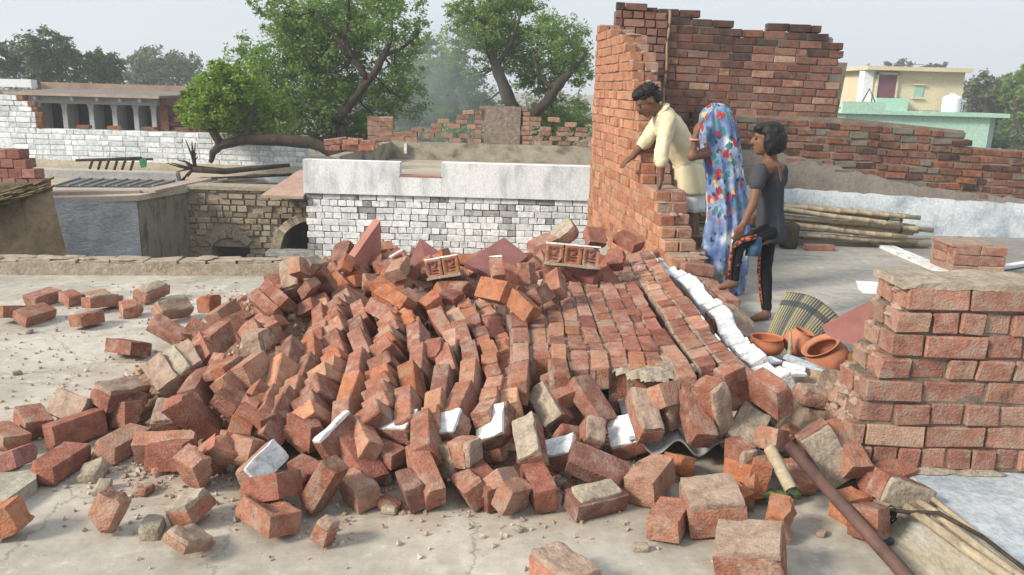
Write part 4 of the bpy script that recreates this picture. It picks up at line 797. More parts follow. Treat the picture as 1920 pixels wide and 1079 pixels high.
(-0.345,4.312,0.356,0.815,0.062,-0.034,0.576,0.140,0.110,0.078,'d',1,'dark red brick amid the leaning rows of the heap, third from left','amid the leaning rows of the heap'),
(-0.524,4.244,0.295,0.689,0.312,0.235,0.611,0.110,0.140,0.078,'d',1,'dark red brick amid the leaning rows of the heap, leftmost','amid the leaning rows of the heap'),
(-0.554,4.005,0.297,0.912,0.170,-0.297,0.225,0.110,0.160,0.078,'o',1,'bright orange brick amid the leaning rows of the heap, fourth from left','amid the leaning rows of the heap'),
(-0.095,4.284,0.422,0.802,0.147,-0.483,0.320,0.120,0.230,0.078,'o',0,'bright orange brick amid the leaning rows of the heap, sixth from left','amid the leaning rows of the heap'),
(0.062,4.140,0.377,0.820,0.256,-0.485,0.161,0.100,0.220,0.078,'o',0,'bright orange brick amid the leaning rows of the heap, rightmost','amid the leaning rows of the heap'),
(-0.106,4.002,0.285,0.840,0.360,0.272,0.300,0.120,0.130,0.078,'d',1,'dark red brick amid the leaning rows of the heap, fourth from left','amid the leaning rows of the heap'),
(0.032,4.162,0.238,0.762,0.154,-0.629,0.001,0.100,0.140,0.078,'',1,'broken red brick amid the leaning rows of the heap, fifth from left','amid the leaning rows of the heap'),
(-0.359,3.605,0.281,0.945,0.219,-0.208,-0.125,0.100,0.130,0.078,'d',1,'dark red brick amid the leaning rows of the heap, second from left','amid the leaning rows of the heap'),
(0.030,3.758,0.238,0.703,0.212,-0.678,0.045,0.100,0.140,0.078,'d',1,'dark red brick amid the leaning rows of the heap, rightmost','amid the leaning rows of the heap'),
(0.408,6.199,0.416,0.930,0.147,-0.335,0.040,0.200,0.200,0.078,'m',0,'mortar-crusted brick at the back of the heap, rightmost','at the back of the heap'),
(0.224,5.953,0.378,0.889,0.129,-0.038,0.438,0.230,0.130,0.078,'',0,'red brick at the back of the heap, second from left','at the back of the heap'),
(0.621,5.996,0.430,0.919,0.349,0.129,0.133,0.150,0.150,0.078,'d',1,'dark red brick at the back of the heap, leftmost','at the back of the heap'),
(0.886,6.049,0.399,0.909,0.178,0.002,0.377,0.140,0.200,0.078,'d',0,'dark red brick at the back of the heap, rightmost','at the back of the heap'),
(0.685,5.209,0.427,0.939,0.308,-0.125,-0.092,0.110,0.140,0.078,'d',1,'dark red brick at the back of the heap, second from left','at the back of the heap'),
(0.255,4.492,0.413,0.932,0.185,-0.311,-0.033,0.090,0.200,0.090,'',0,'red brick at the back of the heap, rightmost','at the back of the heap'),
(0.155,4.319,0.393,0.757,0.448,0.204,0.430,0.120,0.100,0.078,'',1,'broken red brick amid the leaning rows of the heap, rightmost','amid the leaning rows of the heap'),
(-0.089,4.619,0.461,0.980,0.188,-0.035,0.061,0.080,0.200,0.080,'w1',0,'white-edged brick at the back of the heap','at the back of the heap'),
(0.087,4.690,0.435,0.666,0.497,0.407,0.378,0.110,0.130,0.078,'',1,'broken red brick at the back of the heap, rightmost','at the back of the heap'),
(-0.702,4.816,0.410,0.957,0.156,-0.203,-0.137,0.110,0.150,0.078,'',1,'broken red brick at the back of the heap, third from left','at the back of the heap'),
(-0.695,4.346,0.367,0.928,0.127,-0.086,0.339,0.090,0.230,0.100,'o',0,'bright orange brick amid the leaning rows of the heap, second from left','amid the leaning rows of the heap'),
(-1.220,4.470,0.482,0.740,0.349,0.456,0.349,0.120,0.100,0.078,'',1,'broken red brick at the back of the heap, leftmost','at the back of the heap'),
]
ROWS = [
('A','M',30,[(-1.122,4.525,0.300),(-1.021,4.011,0.280),(-0.981,3.802,0.260),(-0.952,3.465,0.240),(-0.971,3.171,0.220),(-0.999,3.027,0.200)]),
('B','H',36,[(-1.012,4.599,0.320),(-0.994,4.331,0.304),(-0.957,4.088,0.289),(-0.876,3.728,0.273),(-0.839,3.485,0.257),(-0.868,3.322,0.241),(-0.862,3.135,0.226),(-0.831,2.934,0.210)]),
('A2','M',32,[(-1.075,3.730,0.280),(-1.066,3.472,0.260),(-1.086,3.282,0.240),(-1.117,3.142,0.220)]),
('C','S',30,[(-0.836,4.275,0.330),(-0.796,4.004,0.312),(-0.746,3.719,0.293),(-0.706,3.460,0.275),(-0.705,3.287,0.257),(-0.714,3.187,0.238),(-0.688,2.974,0.220)]),
('D','H',38,[(-0.676,4.372,0.340),(-0.645,3.950,0.323),(-0.624,3.688,0.307),(-0.593,3.426,0.290),(-0.575,3.252,0.273),(-0.555,3.092,0.257),(-0.544,2.885,0.240)]),
('E','S',28,[(-0.507,3.990,0.330),(-0.461,3.766,0.314),(-0.441,3.607,0.298),(-0.444,3.354,0.282),(-0.441,3.231,0.266),(-0.432,2.975,0.250)]),
('F','M',20,[(-0.439,4.321,0.360),(-0.395,4.058,0.343),(-0.354,3.922,0.326),(-0.304,3.711,0.309),(-0.299,3.425,0.291),(-0.303,3.220,0.274),(-0.318,3.022,0.257),(-0.333,2.848,0.240)]),
('G','S',16,[(-0.367,4.389,0.360),(-0.320,4.176,0.342),(-0.249,3.893,0.323),(-0.204,3.648,0.305),(-0.191,3.397,0.287),(-0.211,3.148,0.268),(-0.242,3.033,0.250)]),
('H','H',14,[(-0.295,4.397,0.360),(-0.224,4.112,0.344),(-0.171,3.911,0.329),(-0.128,3.731,0.313),(-0.094,3.577,0.297),(-0.079,3.351,0.281),(-0.088,3.134,0.266),(-0.115,2.998,0.250)]),
('I','S',18,[(-0.181,4.412,0.350),(-0.132,4.245,0.328),(-0.079,4.065,0.306),(-0.031,3.728,0.284),(-0.011,3.410,0.262),(-0.000,3.134,0.240)]),
('J','S',4,[(0.027,4.200,0.330),(0.052,3.897,0.317),(0.054,3.595,0.303),(0.046,3.338,0.290)]),
('K','M',2,[(0.127,4.514,0.310),(0.139,4.252,0.303),(0.145,3.879,0.297),(0.150,3.527,0.290)]),
('L','S',2,[(0.228,4.715,0.310),(0.235,4.416,0.308),(0.239,4.050,0.305),(0.231,3.613,0.302),(0.230,3.395,0.300)]),
('M','H',2,[(0.302,5.032,0.310),(0.318,4.644,0.308),(0.325,4.201,0.305),(0.321,3.745,0.302),(0.327,3.475,0.300)]),
('N','S',3,[(0.370,5.493,0.310),(0.401,5.067,0.308),(0.419,4.586,0.306),(0.412,4.070,0.304),(0.419,3.672,0.302),(0.417,3.446,0.300)]),
('O','H',3,[(0.503,5.564,0.310),(0.510,4.963,0.308),(0.513,4.486,0.306),(0.516,4.110,0.304),(0.513,3.705,0.302),(0.507,3.490,0.300)]),
('P','S',4,[(0.607,5.613,0.310),(0.604,5.047,0.308),(0.613,4.545,0.306),(0.607,4.089,0.304),(0.596,3.688,0.302),(0.588,3.461,0.300)]),
('Q','H',5,[(0.701,5.536,0.310),(0.684,5.027,0.308),(0.683,4.481,0.306),(0.677,4.027,0.304),(0.675,3.638,0.302),(0.671,3.431,0.300)]),
('R','S',7,[(0.806,5.732,0.310),(0.770,5.022,0.308),(0.761,4.466,0.306),(0.763,4.007,0.304),(0.779,3.647,0.302),(0.779,3.440,0.300)]),
('S','H',12,[(0.912,5.945,0.330),(0.888,5.282,0.327),(0.888,4.751,0.323),(0.904,4.316,0.320),(0.886,3.958,0.317),(0.903,3.705,0.313),(0.908,3.459,0.310)]),
('T','M',16,[(0.996,5.968,0.340),(1.000,5.416,0.337),(0.984,4.813,0.334),(1.000,4.468,0.331),(0.994,4.104,0.329),(0.992,3.734,0.326),(1.011,3.467,0.323),(1.033,3.301,0.320)]),
('U','W',22,[(1.135,6.086,0.270),(1.145,5.651,0.270),(1.177,5.467,0.270),(1.217,5.263,0.270),(1.212,4.998,0.270),(1.218,4.759,0.270),(1.232,4.576,0.270),(1.201,4.315,0.270),(1.173,3.986,0.270),(1.168,3.836,0.270),(1.174,3.696,0.270),(1.206,3.545,0.270),(1.239,3.379,0.270)]),
]
CODE = {'': 'brick', 'd': 'dark', 'm': 'brick', 'w': 'brick', 'w1': 'brick', 'o': 'orange', 'p': 'pink', 'f': 'brick', 't': 'brick'}
SUP = []                                                        # support points for the rubble under the bricks
for i, (x, y, z, qw, qx, qy, qz, a, b, c, code, half, label, reg) in enumerate(HEROES):
    me = lump(a, b, c, 100+i, .004, .0030, (9,7,5), 2 if half else 1, 0, .028 if half else 0)
    if code == 'f':
        for v in me.vertices:
            if v.co.z > c/2-.014 and abs(v.co.x) < a*.30 and abs(v.co.y) < b*.34: v.co.z -= .022+.006*noise.noise(v.co*60)
    me.materials.append(MT[CODE[code]])
    q = Quaternion((qw,qx,qy,qz)); M4 = Matrix.Translation((x,y,z)) @ q.to_matrix().to_4x4()
    o = put('broken_brick' if half else 'loose_brick', me, M4); tag(o, label, 'brick', 'loose bricks '+reg)
    if code in ('m', 'w'):
        k = lump(a*.97, b*.97, .030 if code == 'm' else .016, 500+i, .008, .006 if code == 'm' else .004, (8,7,2), 3, .012)
        k.materials.append(MT['mud' if code == 'm' and R.random() < .6 else ('mortar' if code == 'm' else 'whitedirty')])
        sub('mortar_crust' if code == 'm' else 'paint_layer', k, Matrix.Translation((0,0,c/2+(.006 if code == 'm' else .004))), o)
    if code == 't':
        ax = max(((Vector(v), s) for v in ((1,0,0),(0,1,0),(0,0,1)) for s in (1,-1)), key=lambda t: (q @ (t[0]*t[1])).z)
        v = ax[0]*ax[1]; ext = abs(v.x)*a/2+abs(v.y)*b/2+abs(v.z)*c/2; dims = [a*.8 if not v.x else .03, b*.8 if not v.y else .03, c*.8 if not v.z else .03]
        k = lump(*dims, 700+i, .012, .006, (6,5,4), 3, .0); k.materials.append(MT['mortar']); sub('mortar_crust', k, Matrix.Translation(v*ext), o)
    if code == 'w1':
        k = lump(a*.98, .02, c*.98, 800+i, .004, .002, (4,2,4), 0); k.materials.append(MT['white']); sub('paint_layer', k, Matrix.Translation((0,b/2,0)), o)
    if x < 1.1 and y > 2.8 and z > .11: SUP.append((x,y,max(0,z-.11)))
# ---- rows of the fallen wall
panel = thing('fallen_wall_panel', 'flat panel of the fallen wall, brick courses still bonded side by side', 'wall', (.75,4.2,.05))
panel_mortar = MB(); nrow = 0; row_no = {}
left_rows = [r for r in ROWS if r[0] in ('A2','A','B','C','D','E','F','G','H','I')]
seq = ['A2','A','B','C','D','E','F','G','H','I']
for name, ty, lean, pts in ROWS:
    pts = [Vector(p) for p in pts]; seg = [(b-a).length for a, b in zip(pts, pts[1:])]; tot = sum(seg)
    def at(s):
        for (a, b), l in zip(zip(pts, pts[1:]), seg):
            if s <= l or b is pts[-1]: return a.lerp(b, min(1, s/l)), (b-a).normalized()
            s -= l
    inpanel = name in 'JKLMNOPQRST'
    if name == 'U': root = thing('white_brick_course', 'course of white-painted bricks along the edge of the fallen panel', 'brick course', tuple(pts[5]))
    elif inpanel: root = panel
    else:
        k = seq.index(name); pos = 'leftmost of the rows' if k == 0 else ('nearest the flat fallen panel' if k == 9 else ORD[k]+' of the rows from the left')
        root = thing('leaning_brick_row', 'leaning row of tumbled red bricks in the heap, '+pos, 'brick row', (pts[2].x,pts[2].y,.02), 'leaning rows of tumbled bricks')
    s = 0; i = 0; th = math.radians(lean)
    while s < tot-.04:
        if ty == 'S': l, dep = .232, .11
        elif name in ('B','D'): l, dep = .075, .23
        elif ty == 'H': l, dep = .112, .23
        elif ty == 'W': l, dep = R.choice((.10,.112,.13)), .11
        else: l, dep = ((.232,.11) if (i//2) % 2 == 0 else (.112,.23)) if not inpanel else ((.232,.11) if i % 3 == 0 else (.112,.23))
        if ty == 'S' and R.random() < .16: l, dep = .112, .2
        p, t = at(min(tot, s+l/2)); s += l+(.018 if name in ('B','D') else .014 if ty == 'W' else .013 if inpanel else R.choice((.004,.008,.014))); i += 1
        tt = th*(1 if inpanel else R.uniform(.8,1.15))
        side = t.cross(Zv).normalized()                          # t points toward the camera -> side points left
        if side.x > 0: side = -side
        nrm = (Zv*math.cos(tt)+side*math.sin(tt)); crs = nrm.cross(t).normalized(); nrm = t.cross(crs).normalized()
        if nrm.z < 0: nrm = -nrm; crs = -crs
        if ty == 'W':
            mm = 'brick'
            me = tmpl('W%.2f' % l, l, .10, .105, 'whitewash' if 'whitewash' in MT else 'white', 6, r=.005, j=.004)
            put('brick', me, frame(t, crs, nrm, p-nrm*.05+side*R.uniform(-.012,.012)+Zv*R.uniform(-.016,.012)) @ jitrot(.05), root); continue
        phi = math.radians({'B':34,'D':36,'A':14,'C':12,'E':14,'F':12,'G':8,'A2':16}.get(name,0)*R.uniform(.8,1.2))
        if phi: nrm, t = (nrm*math.cos(phi)+t*math.sin(phi)).normalized(), (t*math.cos(phi)-nrm*math.sin(phi)).normalized()
        rj = .022 if inpanel else .05; key = '%s%.2f%s' % ('F', l, dep)
        mm = R.choice(['brick','brick','brick','orange','brick','wallorange']) if not inpanel else R.choice(['brick','brick','wallorange','brick','dark','brick'])
        if name in 'QR' and R.random() < .6: mm = 'dark'
        me = tmpl(key+name if name in ('B','D') else key, l, .108 if name in ('B','D') else .077, dep, mm, 6, r=.0045, j=.005)
        off = R.uniform(-.006,.006) if inpanel else R.uniform(-.014,.014)
        c = p-nrm*dep/2+nrm*off+side*(0 if inpanel else R.uniform(-.014,.014))
        if not inpanel and R.random() < .06: continue
        put('brick', me, frame(t, crs, nrm, c) @ jitrot(rj), root)
        SUP.append((p.x, p.y, p.z-(.20 if inpanel else .16)))
        if inpanel: panel_mortar.obox(p-nrm*(.105+.010)+side*.043, t, l/2, crs, .012, nrm, .1)
    # white paint on the sides of the bricks at the panel edge
    if name == 'T':
        for j in range(int(tot/.115)):
            p, t = at(j*.115+.05)
            if R.random() < .5:
                k = small_brick(.09, .008, .05, j, .003, .002); k.materials.append(MT['white']); side = t.cross(Zv).normalized(); side = side if side.x > 0 else -side
                put('paint_layer', k, frame(t, side, t.cross(side), p+side*.046-Zv*.022), root)
part(panel_mortar, 'mortar_joints', 'mud', panel)
mp = MB(); n = 40
for i in range(n+1):
    for j in range(n+1):
        x = .38+.56*i/n; y = 3.28+.42*j/n; q = noise.noise(Vector((x*7,y*7,3)))+.5*noise.noise(Vector((x*19,y*19,3)))-2.2*((x-.66)/.3)**2-1.6*((y-3.48)/.22)**2+.55
        mp.v.append((x, y, .288+.035*max(-.6,min(.5,q))+.006*noise.noise(Vector((x*60,y*60,0)))))
for i in range(n):
    for j in range(n):
        a = i*(n+1)+j; qd = (a, a+n+1, a+n+2, a+1)
        if max(mp.v[k][2] for k in qd) > .284: mp.f.append(qd)
part(mp, 'mortar_smear', 'mortar', panel)

# ---- rubble mound under the bricks
OUT = [(-1.93,3.47),(-1.48,2.98),(-1.28,2.95),(-.94,2.90),(-.67,2.92),(-.51,2.9),(-.18,2.93),(.16,2.92),(.42,3.1),(.52,3.35),(.8,3.6),(1.05,3.6),(1.2,3.75),(1.24,5.0),(1.2,6.2),(.6,6.5),(0,6.4),(-.7,6.2),(-1.4,5.9),(-2.0,5.5),(-1.95,4.9),(-1.9,4.3),(-1.98,3.9)]
def inside(x, y):
    c = False; n = len(OUT)
    for i in range(n):
        (x1,y1),(x2,y2) = OUT[i], OUT[(i+1) % n]
        if (y1 > y) != (y2 > y) and x < (x2-x1)*(y-y1)/(y2-y1)+x1: c = not c
    return c
def edge(x, y):
    d = 9
    for i in range(len(OUT)):
        a, b = Vector(OUT[i]), Vector(OUT[(i+1) % len(OUT)]); t = max(0, min(1, (Vector((x,y))-a).dot(b-a)/(b-a).length_squared)); d = min(d, (a+(b-a)*t-Vector((x,y))).length)
    return d
HM = {}
def mound(x, y):
    k = (round(x,3), round(y,3))
    if k in HM: return HM[k]
    if not inside(x, y): h = -.02
    else:
        sw_ = 0; sh_ = 0
        for (px, py, pz) in SUP:
            d2 = (px-x)**2+(py-y)**2+.012
            if d2 < .6: wgt = 1/d2**2; sw_ += wgt; sh_ += wgt*pz
        h = sh_/sw_ if sw_ else .15
        if y > 5.0 and x > -1.2: h = max(h, .33*max(0, min(1, 1-(y-5.5)/.9)))
        h = max(.0, h-.03)*min(1, edge(x,y)/.22)+.03*noise.noise(Vector((x*7,y*7,0)))
    HM[k] = h; return h
mb = MB(); nx, ny = 84, 92; ids = {}
for i in range(nx+1):
    for j in range(ny+1):
        x = -2.1+3.4*i/nx; y = 2.85+3.75*j/ny; ids[(i,j)] = len(mb.v); mb.v.append((x, y, mound(x,y)+.018*noise.noise(Vector((x*22,y*22,3)))))
for i in range(nx):
    for j in range(ny):
        q = (ids[(i,j)], ids[(i+1,j)], ids[(i+1,j+1)], ids[(i,j+1)])
        if max(mb.v[k][2] for k in q) > -.01: mb.f.append(q)
rubm = plain('rubble_dust_gap_shade', (.13,.078,.056), (.26,.17,.125), 22, .96, 45, .02, c3=(.29,.17,.12))  # rubble dust colour, darkened to deepen the shade in gaps between bricks
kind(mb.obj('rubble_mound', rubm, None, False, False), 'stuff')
def chipmesh(n, sampler, name, m, smin, smax):
    mb = MB()
    for _ in range(n):
        p = sampler()
        if p is None: continue
        s = smin+(smax-smin)*R.random()**3; q = Euler((R.uniform(0,6), R.uniform(0,6), R.uniform(0,6))).to_matrix()
        v = [q @ Vector((R.uniform(.5,1)*s*a, R.uniform(.5,1)*s*b, R.uniform(.4,.8)*s*c))+p for a, b, c in ((1,0,0),(-1,0,0),(0,1,0),(0,-1,0),(.3,.3,1),(-.2,.1,-1))]
        mb.add(v, [(0,2,4),(2,1,4),(1,3,4),(3,0,4),(2,0,5),(1,2,5),(3,1,5),(0,3,5)])
    return kind(mb.obj(name, m, None, False, False), 'stuff')
def s_heap():
    x, y = R.uniform(-2.1,1.2), R.uniform(2.85,6.4); h = mound(round(x,2), round(y,2)); return Vector((x,y,h+.01)) if h > 0 else None
def s_floor():
    if R.random() < .6:
        i = R.randrange(9); a, b = Vector(OUT[i]), Vector(OUT[i+1]); p = a.lerp(b, R.random()); d = abs(R.gauss(0,.22)); x, y = p.x+R.gauss(0,.05), p.y-d
    elif R.random() < .6: x, y = R.gauss(-2.3,.55), R.uniform(3,5.9)
    else: x, y = R.uniform(-3.8,1.3), R.uniform(2.2,6)
    return Vector((x,y,.004)) if not inside(x,y) else None
def chipmat(name, a, b, c):
    m, t, bb = mat(name); gnode = t.nodes.new('ShaderNodeNewGeometry'); t.links.new(ramp(t, gnode.outputs['Random Per Island'], [(0,a),(.5,b),(1,c)]), bb.inputs['Base Color']); bb.inputs['Roughness'].default_value = .95; return m
chipmesh(5200, s_heap, 'brick_chips', chipmat('chips_red', (.34,.16,.11), (.38,.26,.195), (.46,.38,.30)), .005, .055)
chipmesh(3600, s_floor, 'mortar_crumbs', chipmat('crumbs', (.42,.36,.30), (.32,.22,.17), (.50,.44,.37)), .0015, .021)
# ---- jumbled bricks at the back and in the gaps
nj = 0
for i in range(700):
    if nj >= 160: break
    if nj > 134: x, y = R.uniform(-1.1,.3), R.uniform(4.9,5.5)
    elif nj > 104: x, y = R.uniform(-1.62,-1.0), R.uniform(4.15,5.1)
    elif R.random() < .88: x, y = R.uniform(-1.55,.75), R.uniform(4.75,5.9)
    else: x, y = R.uniform(-1.85,-.6), R.uniform(3.2,4.6)
    h = mound(round(x,2), round(y,2))
    if h < .05: continue
    l = R.choice((.23,.23,.16,.12)); me = lump(l, .11, .075, 3000+i, .0045, .003, (6,4,4), 2, 0, .028 if l < .2 else 0); me.materials.append(MT[R.choice(['brick','brick','dark','orange','brick'])])
    back = y > 4.7
    o = put('jumbled_brick', me, Matrix.Translation((x,y,h+R.uniform(.0,.06))) @ Euler((R.gauss(0,.55), R.gauss(0,.5), R.uniform(0,6.3))).to_matrix().to_4x4())
    tag(o, 'red brick lying loose among the jumbled rubble at the back of the heap' if back else 'red brick wedged loosely in the gaps of the left half of the heap', 'brick', 'jumbled bricks at the back of the heap' if back else 'bricks wedged in the left of the heap'); nj += 1

for i in range(34):                                             # mortar lumps shed along the foot of the heap
    k = R.randrange(8); a, b = Vector(OUT[k]), Vector(OUT[k+1]); q = a.lerp(b, R.random()); x, y = q.x+R.gauss(0,.06), q.y-abs(R.gauss(.03,.12)); s_ = R.uniform(.03,.075)
    me = lump(s_*1.5, s_*1.1, s_*.8, 4000+i, .014, .008, (6,5,4), 3); me.materials.append(MT[R.choice(['mud','mortar','brick'])])
    o = put('mortar_lump', me, Matrix.Translation((x,y,s_*.32)) @ Euler((R.gauss(0,.3),R.gauss(0,.3),R.uniform(0,6))).to_matrix().to_4x4()); tag(o, 'crumbled mortar lump on the floor along the front foot of the heap', 'mortar lump', 'mortar lumps along the foot of the heap')
# ================================================================ things in and around the heap
mb = MB(); nxs, nys = 64, 8
for s in (0, 1):
    for i in range(nxs+1):
        for j in range(nys+1):
            x = .50+.60*i/nxs; y = 3.03+1.2*j/nys+.012*noise.noise(Vector((x*14,0,0)))*(j == 0); mb.v.append((x, y, .10+.034*math.sin((x-.50)*2*math.pi/.18+.9)+.02*j/nys-(.009 if s else 0)))
o = (nxs+1)*(nys+1)
for i in range(nxs):
    for j in range(nys): a = i*(nys+1)+j; mb.f.append((a, a+1, a+nys+2, a+nys+1)); mb.f.append((o+a, o+a+nys+1, o+a+nys+2, o+a+1))
    a = i*(nys+1); mb.f.append((a, a+nys+1, o+a+nys+1, o+a))
for j in range(nys): a = j; mb.f.append((a, o+a, o+a+1, a+1)); a = nxs*(nys+1)+j; mb.f.append((a, a+1, o+a+1, o+a))
tag(mb.obj('corrugated_sheet', 'asbestos', None, True, False), 'grey corrugated asbestos sheet crushed under the fallen panel', 'sheet')
tag(MB().prism([(-.885,5.25,.64),(-.875,5.25,.26),(-1.19,4.72,.16)], (-.85,.5,.1), .055).obj('sandstone_slab', 'redstone'), 'upright triangular piece of pink sandstone slab at the back of the heap', 'slab')
tag(MB().prism([(-.314,5.05,.41),(-.065,5.45,.514),(.102,5.3,.418),(-.087,4.95,.335)], (.1,.3,-1), .035).obj('sandstone_slab', 'redstone2'), 'flat maroon stone slab tilted at the back of the heap beside the stamped bricks', 'slab')
tag(MB().prism([(-.69,5.1,.36),(-.64,5.4,.50),(-.45,5.3,.40),(-.54,5.05,.33)], (.1,.5,-.8), .03).obj('sandstone_slab', 'redstone2'), 'smaller maroon slab leaning left of the two stamped bricks', 'slab')
def stamped(name, label, p0, ux, n, w, h, tilt=0):
    ux = Vector(ux).normalized(); uy = Vector((0,math.sin(.25+tilt),math.cos(.25+tilt))); uy = (uy-ux*uy.dot(ux)).normalized(); nn = ux.cross(uy).normalized()   # faces camera
    if nn.y > 0: nn = -nn
    t = thing(name, label, 'brick block', tuple(p0), 'stamped brick blocks at the back of the heap'); p0 = Vector(p0)
    for i in range(n):
        c = p0+ux*(w*(i+.5))+uy*(h/2); me = lump(w*.95, h, .075, 900+i+int(p0.x*50), .006, .002, (10,12,2), 1)
        for v in me.vertices:
            if v.co.z > .025 and abs(v.co.x) < w*.30 and -h*.34 < v.co.y < h*.36: v.co.z -= .016
        me.materials.append(MT['orange' if i % 2 else 'brick']); b = put('brick', me, frame(ux, uy, nn, c), t)
        z = .0375-.008; g = MB().tube([(-.018,.03,z),(0,.042,z),(.018,.028,z),(.004,.008,z),(-.018,-.008,z),(.02,-.008,z)], .0045, 5); g.tube([(-.016,-.028,z),(.016,-.028,z)], .004, 5)
        gm_ = g.obj('stamped_mark', 'dark'); gm_.parent = b; gm_.location = (0,0,0)
    e = lump(w*n*.99, .012, .072, 77, .004, .002, (12,2,3), 0); e.materials.append(MT['white']); put('paint_layer', e, frame(ux, uy, nn, p0+ux*(w*n/2)+uy*(h+.004)), t)
    e = lump(w*n, .02, .11, 78, .006, .005, (12,2,4), 1); e.materials.append(MT['mortar']); put('mortar_crust', e, frame(ux, uy, nn, p0+ux*(w*n/2)-uy*.004+nn*.01), t)
stamped('stamped_brick_block', 'block of three stamped bricks with hollows facing out and a white edge', (.20,4.98,.44), (.353,0,-.024), 3, .117, .125)
stamped('stamped_brick_block', 'pair of stamped bricks with hollows facing out and a white edge', (-.53,4.88,.335), (.215,0,.045), 2, .108, .115)
stamped('stamped_brick_block', 'single stamped brick with white edge leaning left of the stamped pair', (-.72,4.92,.37), (.1,0,.06), 1, .1, .10)

# rubble bank behind the near wall, under the pots
mb = MB(); n = 26; ids = {}
for i in range(n+1):
    for j in range(n+1):
        x = 1.2+1.0*i/n; y = 2.95+1.9*j/n; u = 1-abs((x-1.55)/.42)**2; v = 1-abs((y-3.6)/.95)**2
        h = (.19 if y < 3.75 else .19-.1*min(1,(y-3.75)/.3))*max(0,min(1,u*1.6))*max(0,min(1,v*1.6)); mb.v.append((x, y, h-.012+.05*noise.noise(Vector((x*6,y*6,0)))*min(1,h*9)+.03*noise.noise(Vector((x*18,y*18,0)))*min(1,h*9)))
for i in range(n):
    for j in range(n): a = i*(n+1)+j; mb.f.append((a, a+n+1, a+n+2, a+1))
kind(mb.obj('rubble_bank', plain('earth_rubble', (.27,.18,.12), (.40,.31,.235), 14, .96, 40, .02), None, False, False), 'stuff')
def pot(name, label, loc, s, prof, m, tilt=(0,0,0)):
    o = new(name, MB().lathe([(r*s, z*s) for r, z in prof], 32).mesh(name, True), m, None, loc); o.rotation_euler = tilt; return tag(o, label, 'pot', 'clay pots beside the fallen wall')
bowl = [(0,.0),(.5,.02),(.85,.22),(1.0,.5),(.97,.75),(.86,.98),(.90,1.06),(.93,1.08),(.88,1.09),(.82,1.02),(.84,.95),(.92,.72),(.94,.5),(.8,.25),(.45,.08),(0,.06)]
rnd = [(0,0),(.45,.03),(.85,.3),(1.0,.72),(.93,1.12),(.66,1.42),(.56,1.5),(.60,1.56),(.66,1.6),(.60,1.61),(.52,1.54),(.5,1.48),(.85,1.1),(.92,.72),(.8,.35),(.4,.1),(0,.08)]
jar = [(0,0),(.42,.03),(.80,.25),(1.0,.66),(.98,1.0),(.84,1.30),(.74,1.42),(.76,1.48),(.90,1.56),(.92,1.6),(.86,1.6),(.70,1.50),(.66,1.42),(.78,1.28),(.92,1.0),(.94,.66),(.75,.3),(.4,.1),(0,.08)]
pot('clay_bowl', 'open terracotta bowl next to the white-painted bricks', (1.405,4.20,.125), .095, bowl, 'clay')
pot('clay_pot', 'round dark terracotta pot behind a bamboo splinter, between bowl and jar', (1.57,4.23,.125), .09, rnd, 'claydark', (.1,.3,0))
pot('clay_jar', 'big tilted wide-mouthed terracotta jar under the broken slab', (1.69,3.95,.12), .112, jar, 'claydark', (.05,-.55,0))
tag(MB().tube([(1.50,4.10,.10),(1.505,4.11,.2),(1.50,4.12,.29)], [.016,.013,.004], 7).obj('bamboo_splinter', 'bamboo'), 'short upright bamboo splinter in front of the round pot', 'stick')
# woven mat
m_, t_, b_ = mat('woven_straw'); uv = t_.nodes.new('ShaderNodeUVMap'); sx = t_.nodes.new('ShaderNodeSeparateXYZ'); t_.links.new(uv.outputs[0], sx.inputs[0])
def mth(op, a, b=None):
    q = t_.nodes.new('ShaderNodeMath'); q.operation = op
    for s, v in zip(q.inputs, (a, b)):
        if v is None: continue
        if isinstance(v, (int, float)): s.default_value = v
        else: t_.links.new(v, s)
    return q.outputs[0]
su = mth('FRACT', mth('MULTIPLY', sx.outputs[0], 20.0)); sv = mth('FRACT', mth('MULTIPLY', sx.outputs[1], 26.0)); wide = mth('FRACT', mth('MULTIPLY', sx.outputs[0], 3.0))
dark = mth('MULTIPLY', mth('GREATER_THAN', mth('ADD', mth('MULTIPLY', su, .6), mth('MULTIPLY', wide, .5)), .52), .92); bandv = mth('MULTIPLY', mth('GREATER_THAN', sx.outputs[1], .62), mth('LESS_THAN', sx.outputs[1], .76))
dk = mth('MINIMUM', mth('ADD', dark, mth('MULTIPLY', bandv, .8)), 1.0)
c_ = mix(t_, dk, (.42,.37,.20), (.045,.06,.085)); c_ = mix(t_, mth('MULTIPLY', mth('GREATER_THAN', sv, .72), .45), c_, (.10,.09,.07)); t_.links.new(c_, b_.inputs['Base Color']); b_.inputs['Roughness'].default_value = .8
bump(t_, b_, mth('MULTIPLY', mth('SINE', mth('MULTIPLY', sx.outputs[1], 163.0)), mth('SINE', mth('MULTIPLY', sx.outputs[0], 188.0))), .004, .8)
p00, p01, p11, p10 = Vector((1.471,4.42,.165)), Vector((1.711,4.85,.325)), Vector((1.978,4.6,.222)), Vector((1.637,4.22,.13)); n = 18; mb = MB()
for i in range(n+1):
    for j in range(n+1):
        u, v = i/n, j/n; p = p00.lerp(p10, u).lerp(p01.lerp(p11, u), v)+Vector((.1,.2,1)).normalized()*(.05*math.sin(math.pi*u)*(.5+.5*v)+.02*math.sin(math.pi*v)); mb.v.append(tuple(p))
for i in range(n):
    for j in range(n): a = i*(n+1)+j; mb.f.append((a, a+n+1, a+n+2, a+1))
me = mb.mesh('woven_mat', True, False); uvl = me.uv_layers.new(name='UVMap')
for l in me.loops: i, j = divmod(l.vertex_index, n+1); uvl.data[l.index].uv = (i/n, j/n)
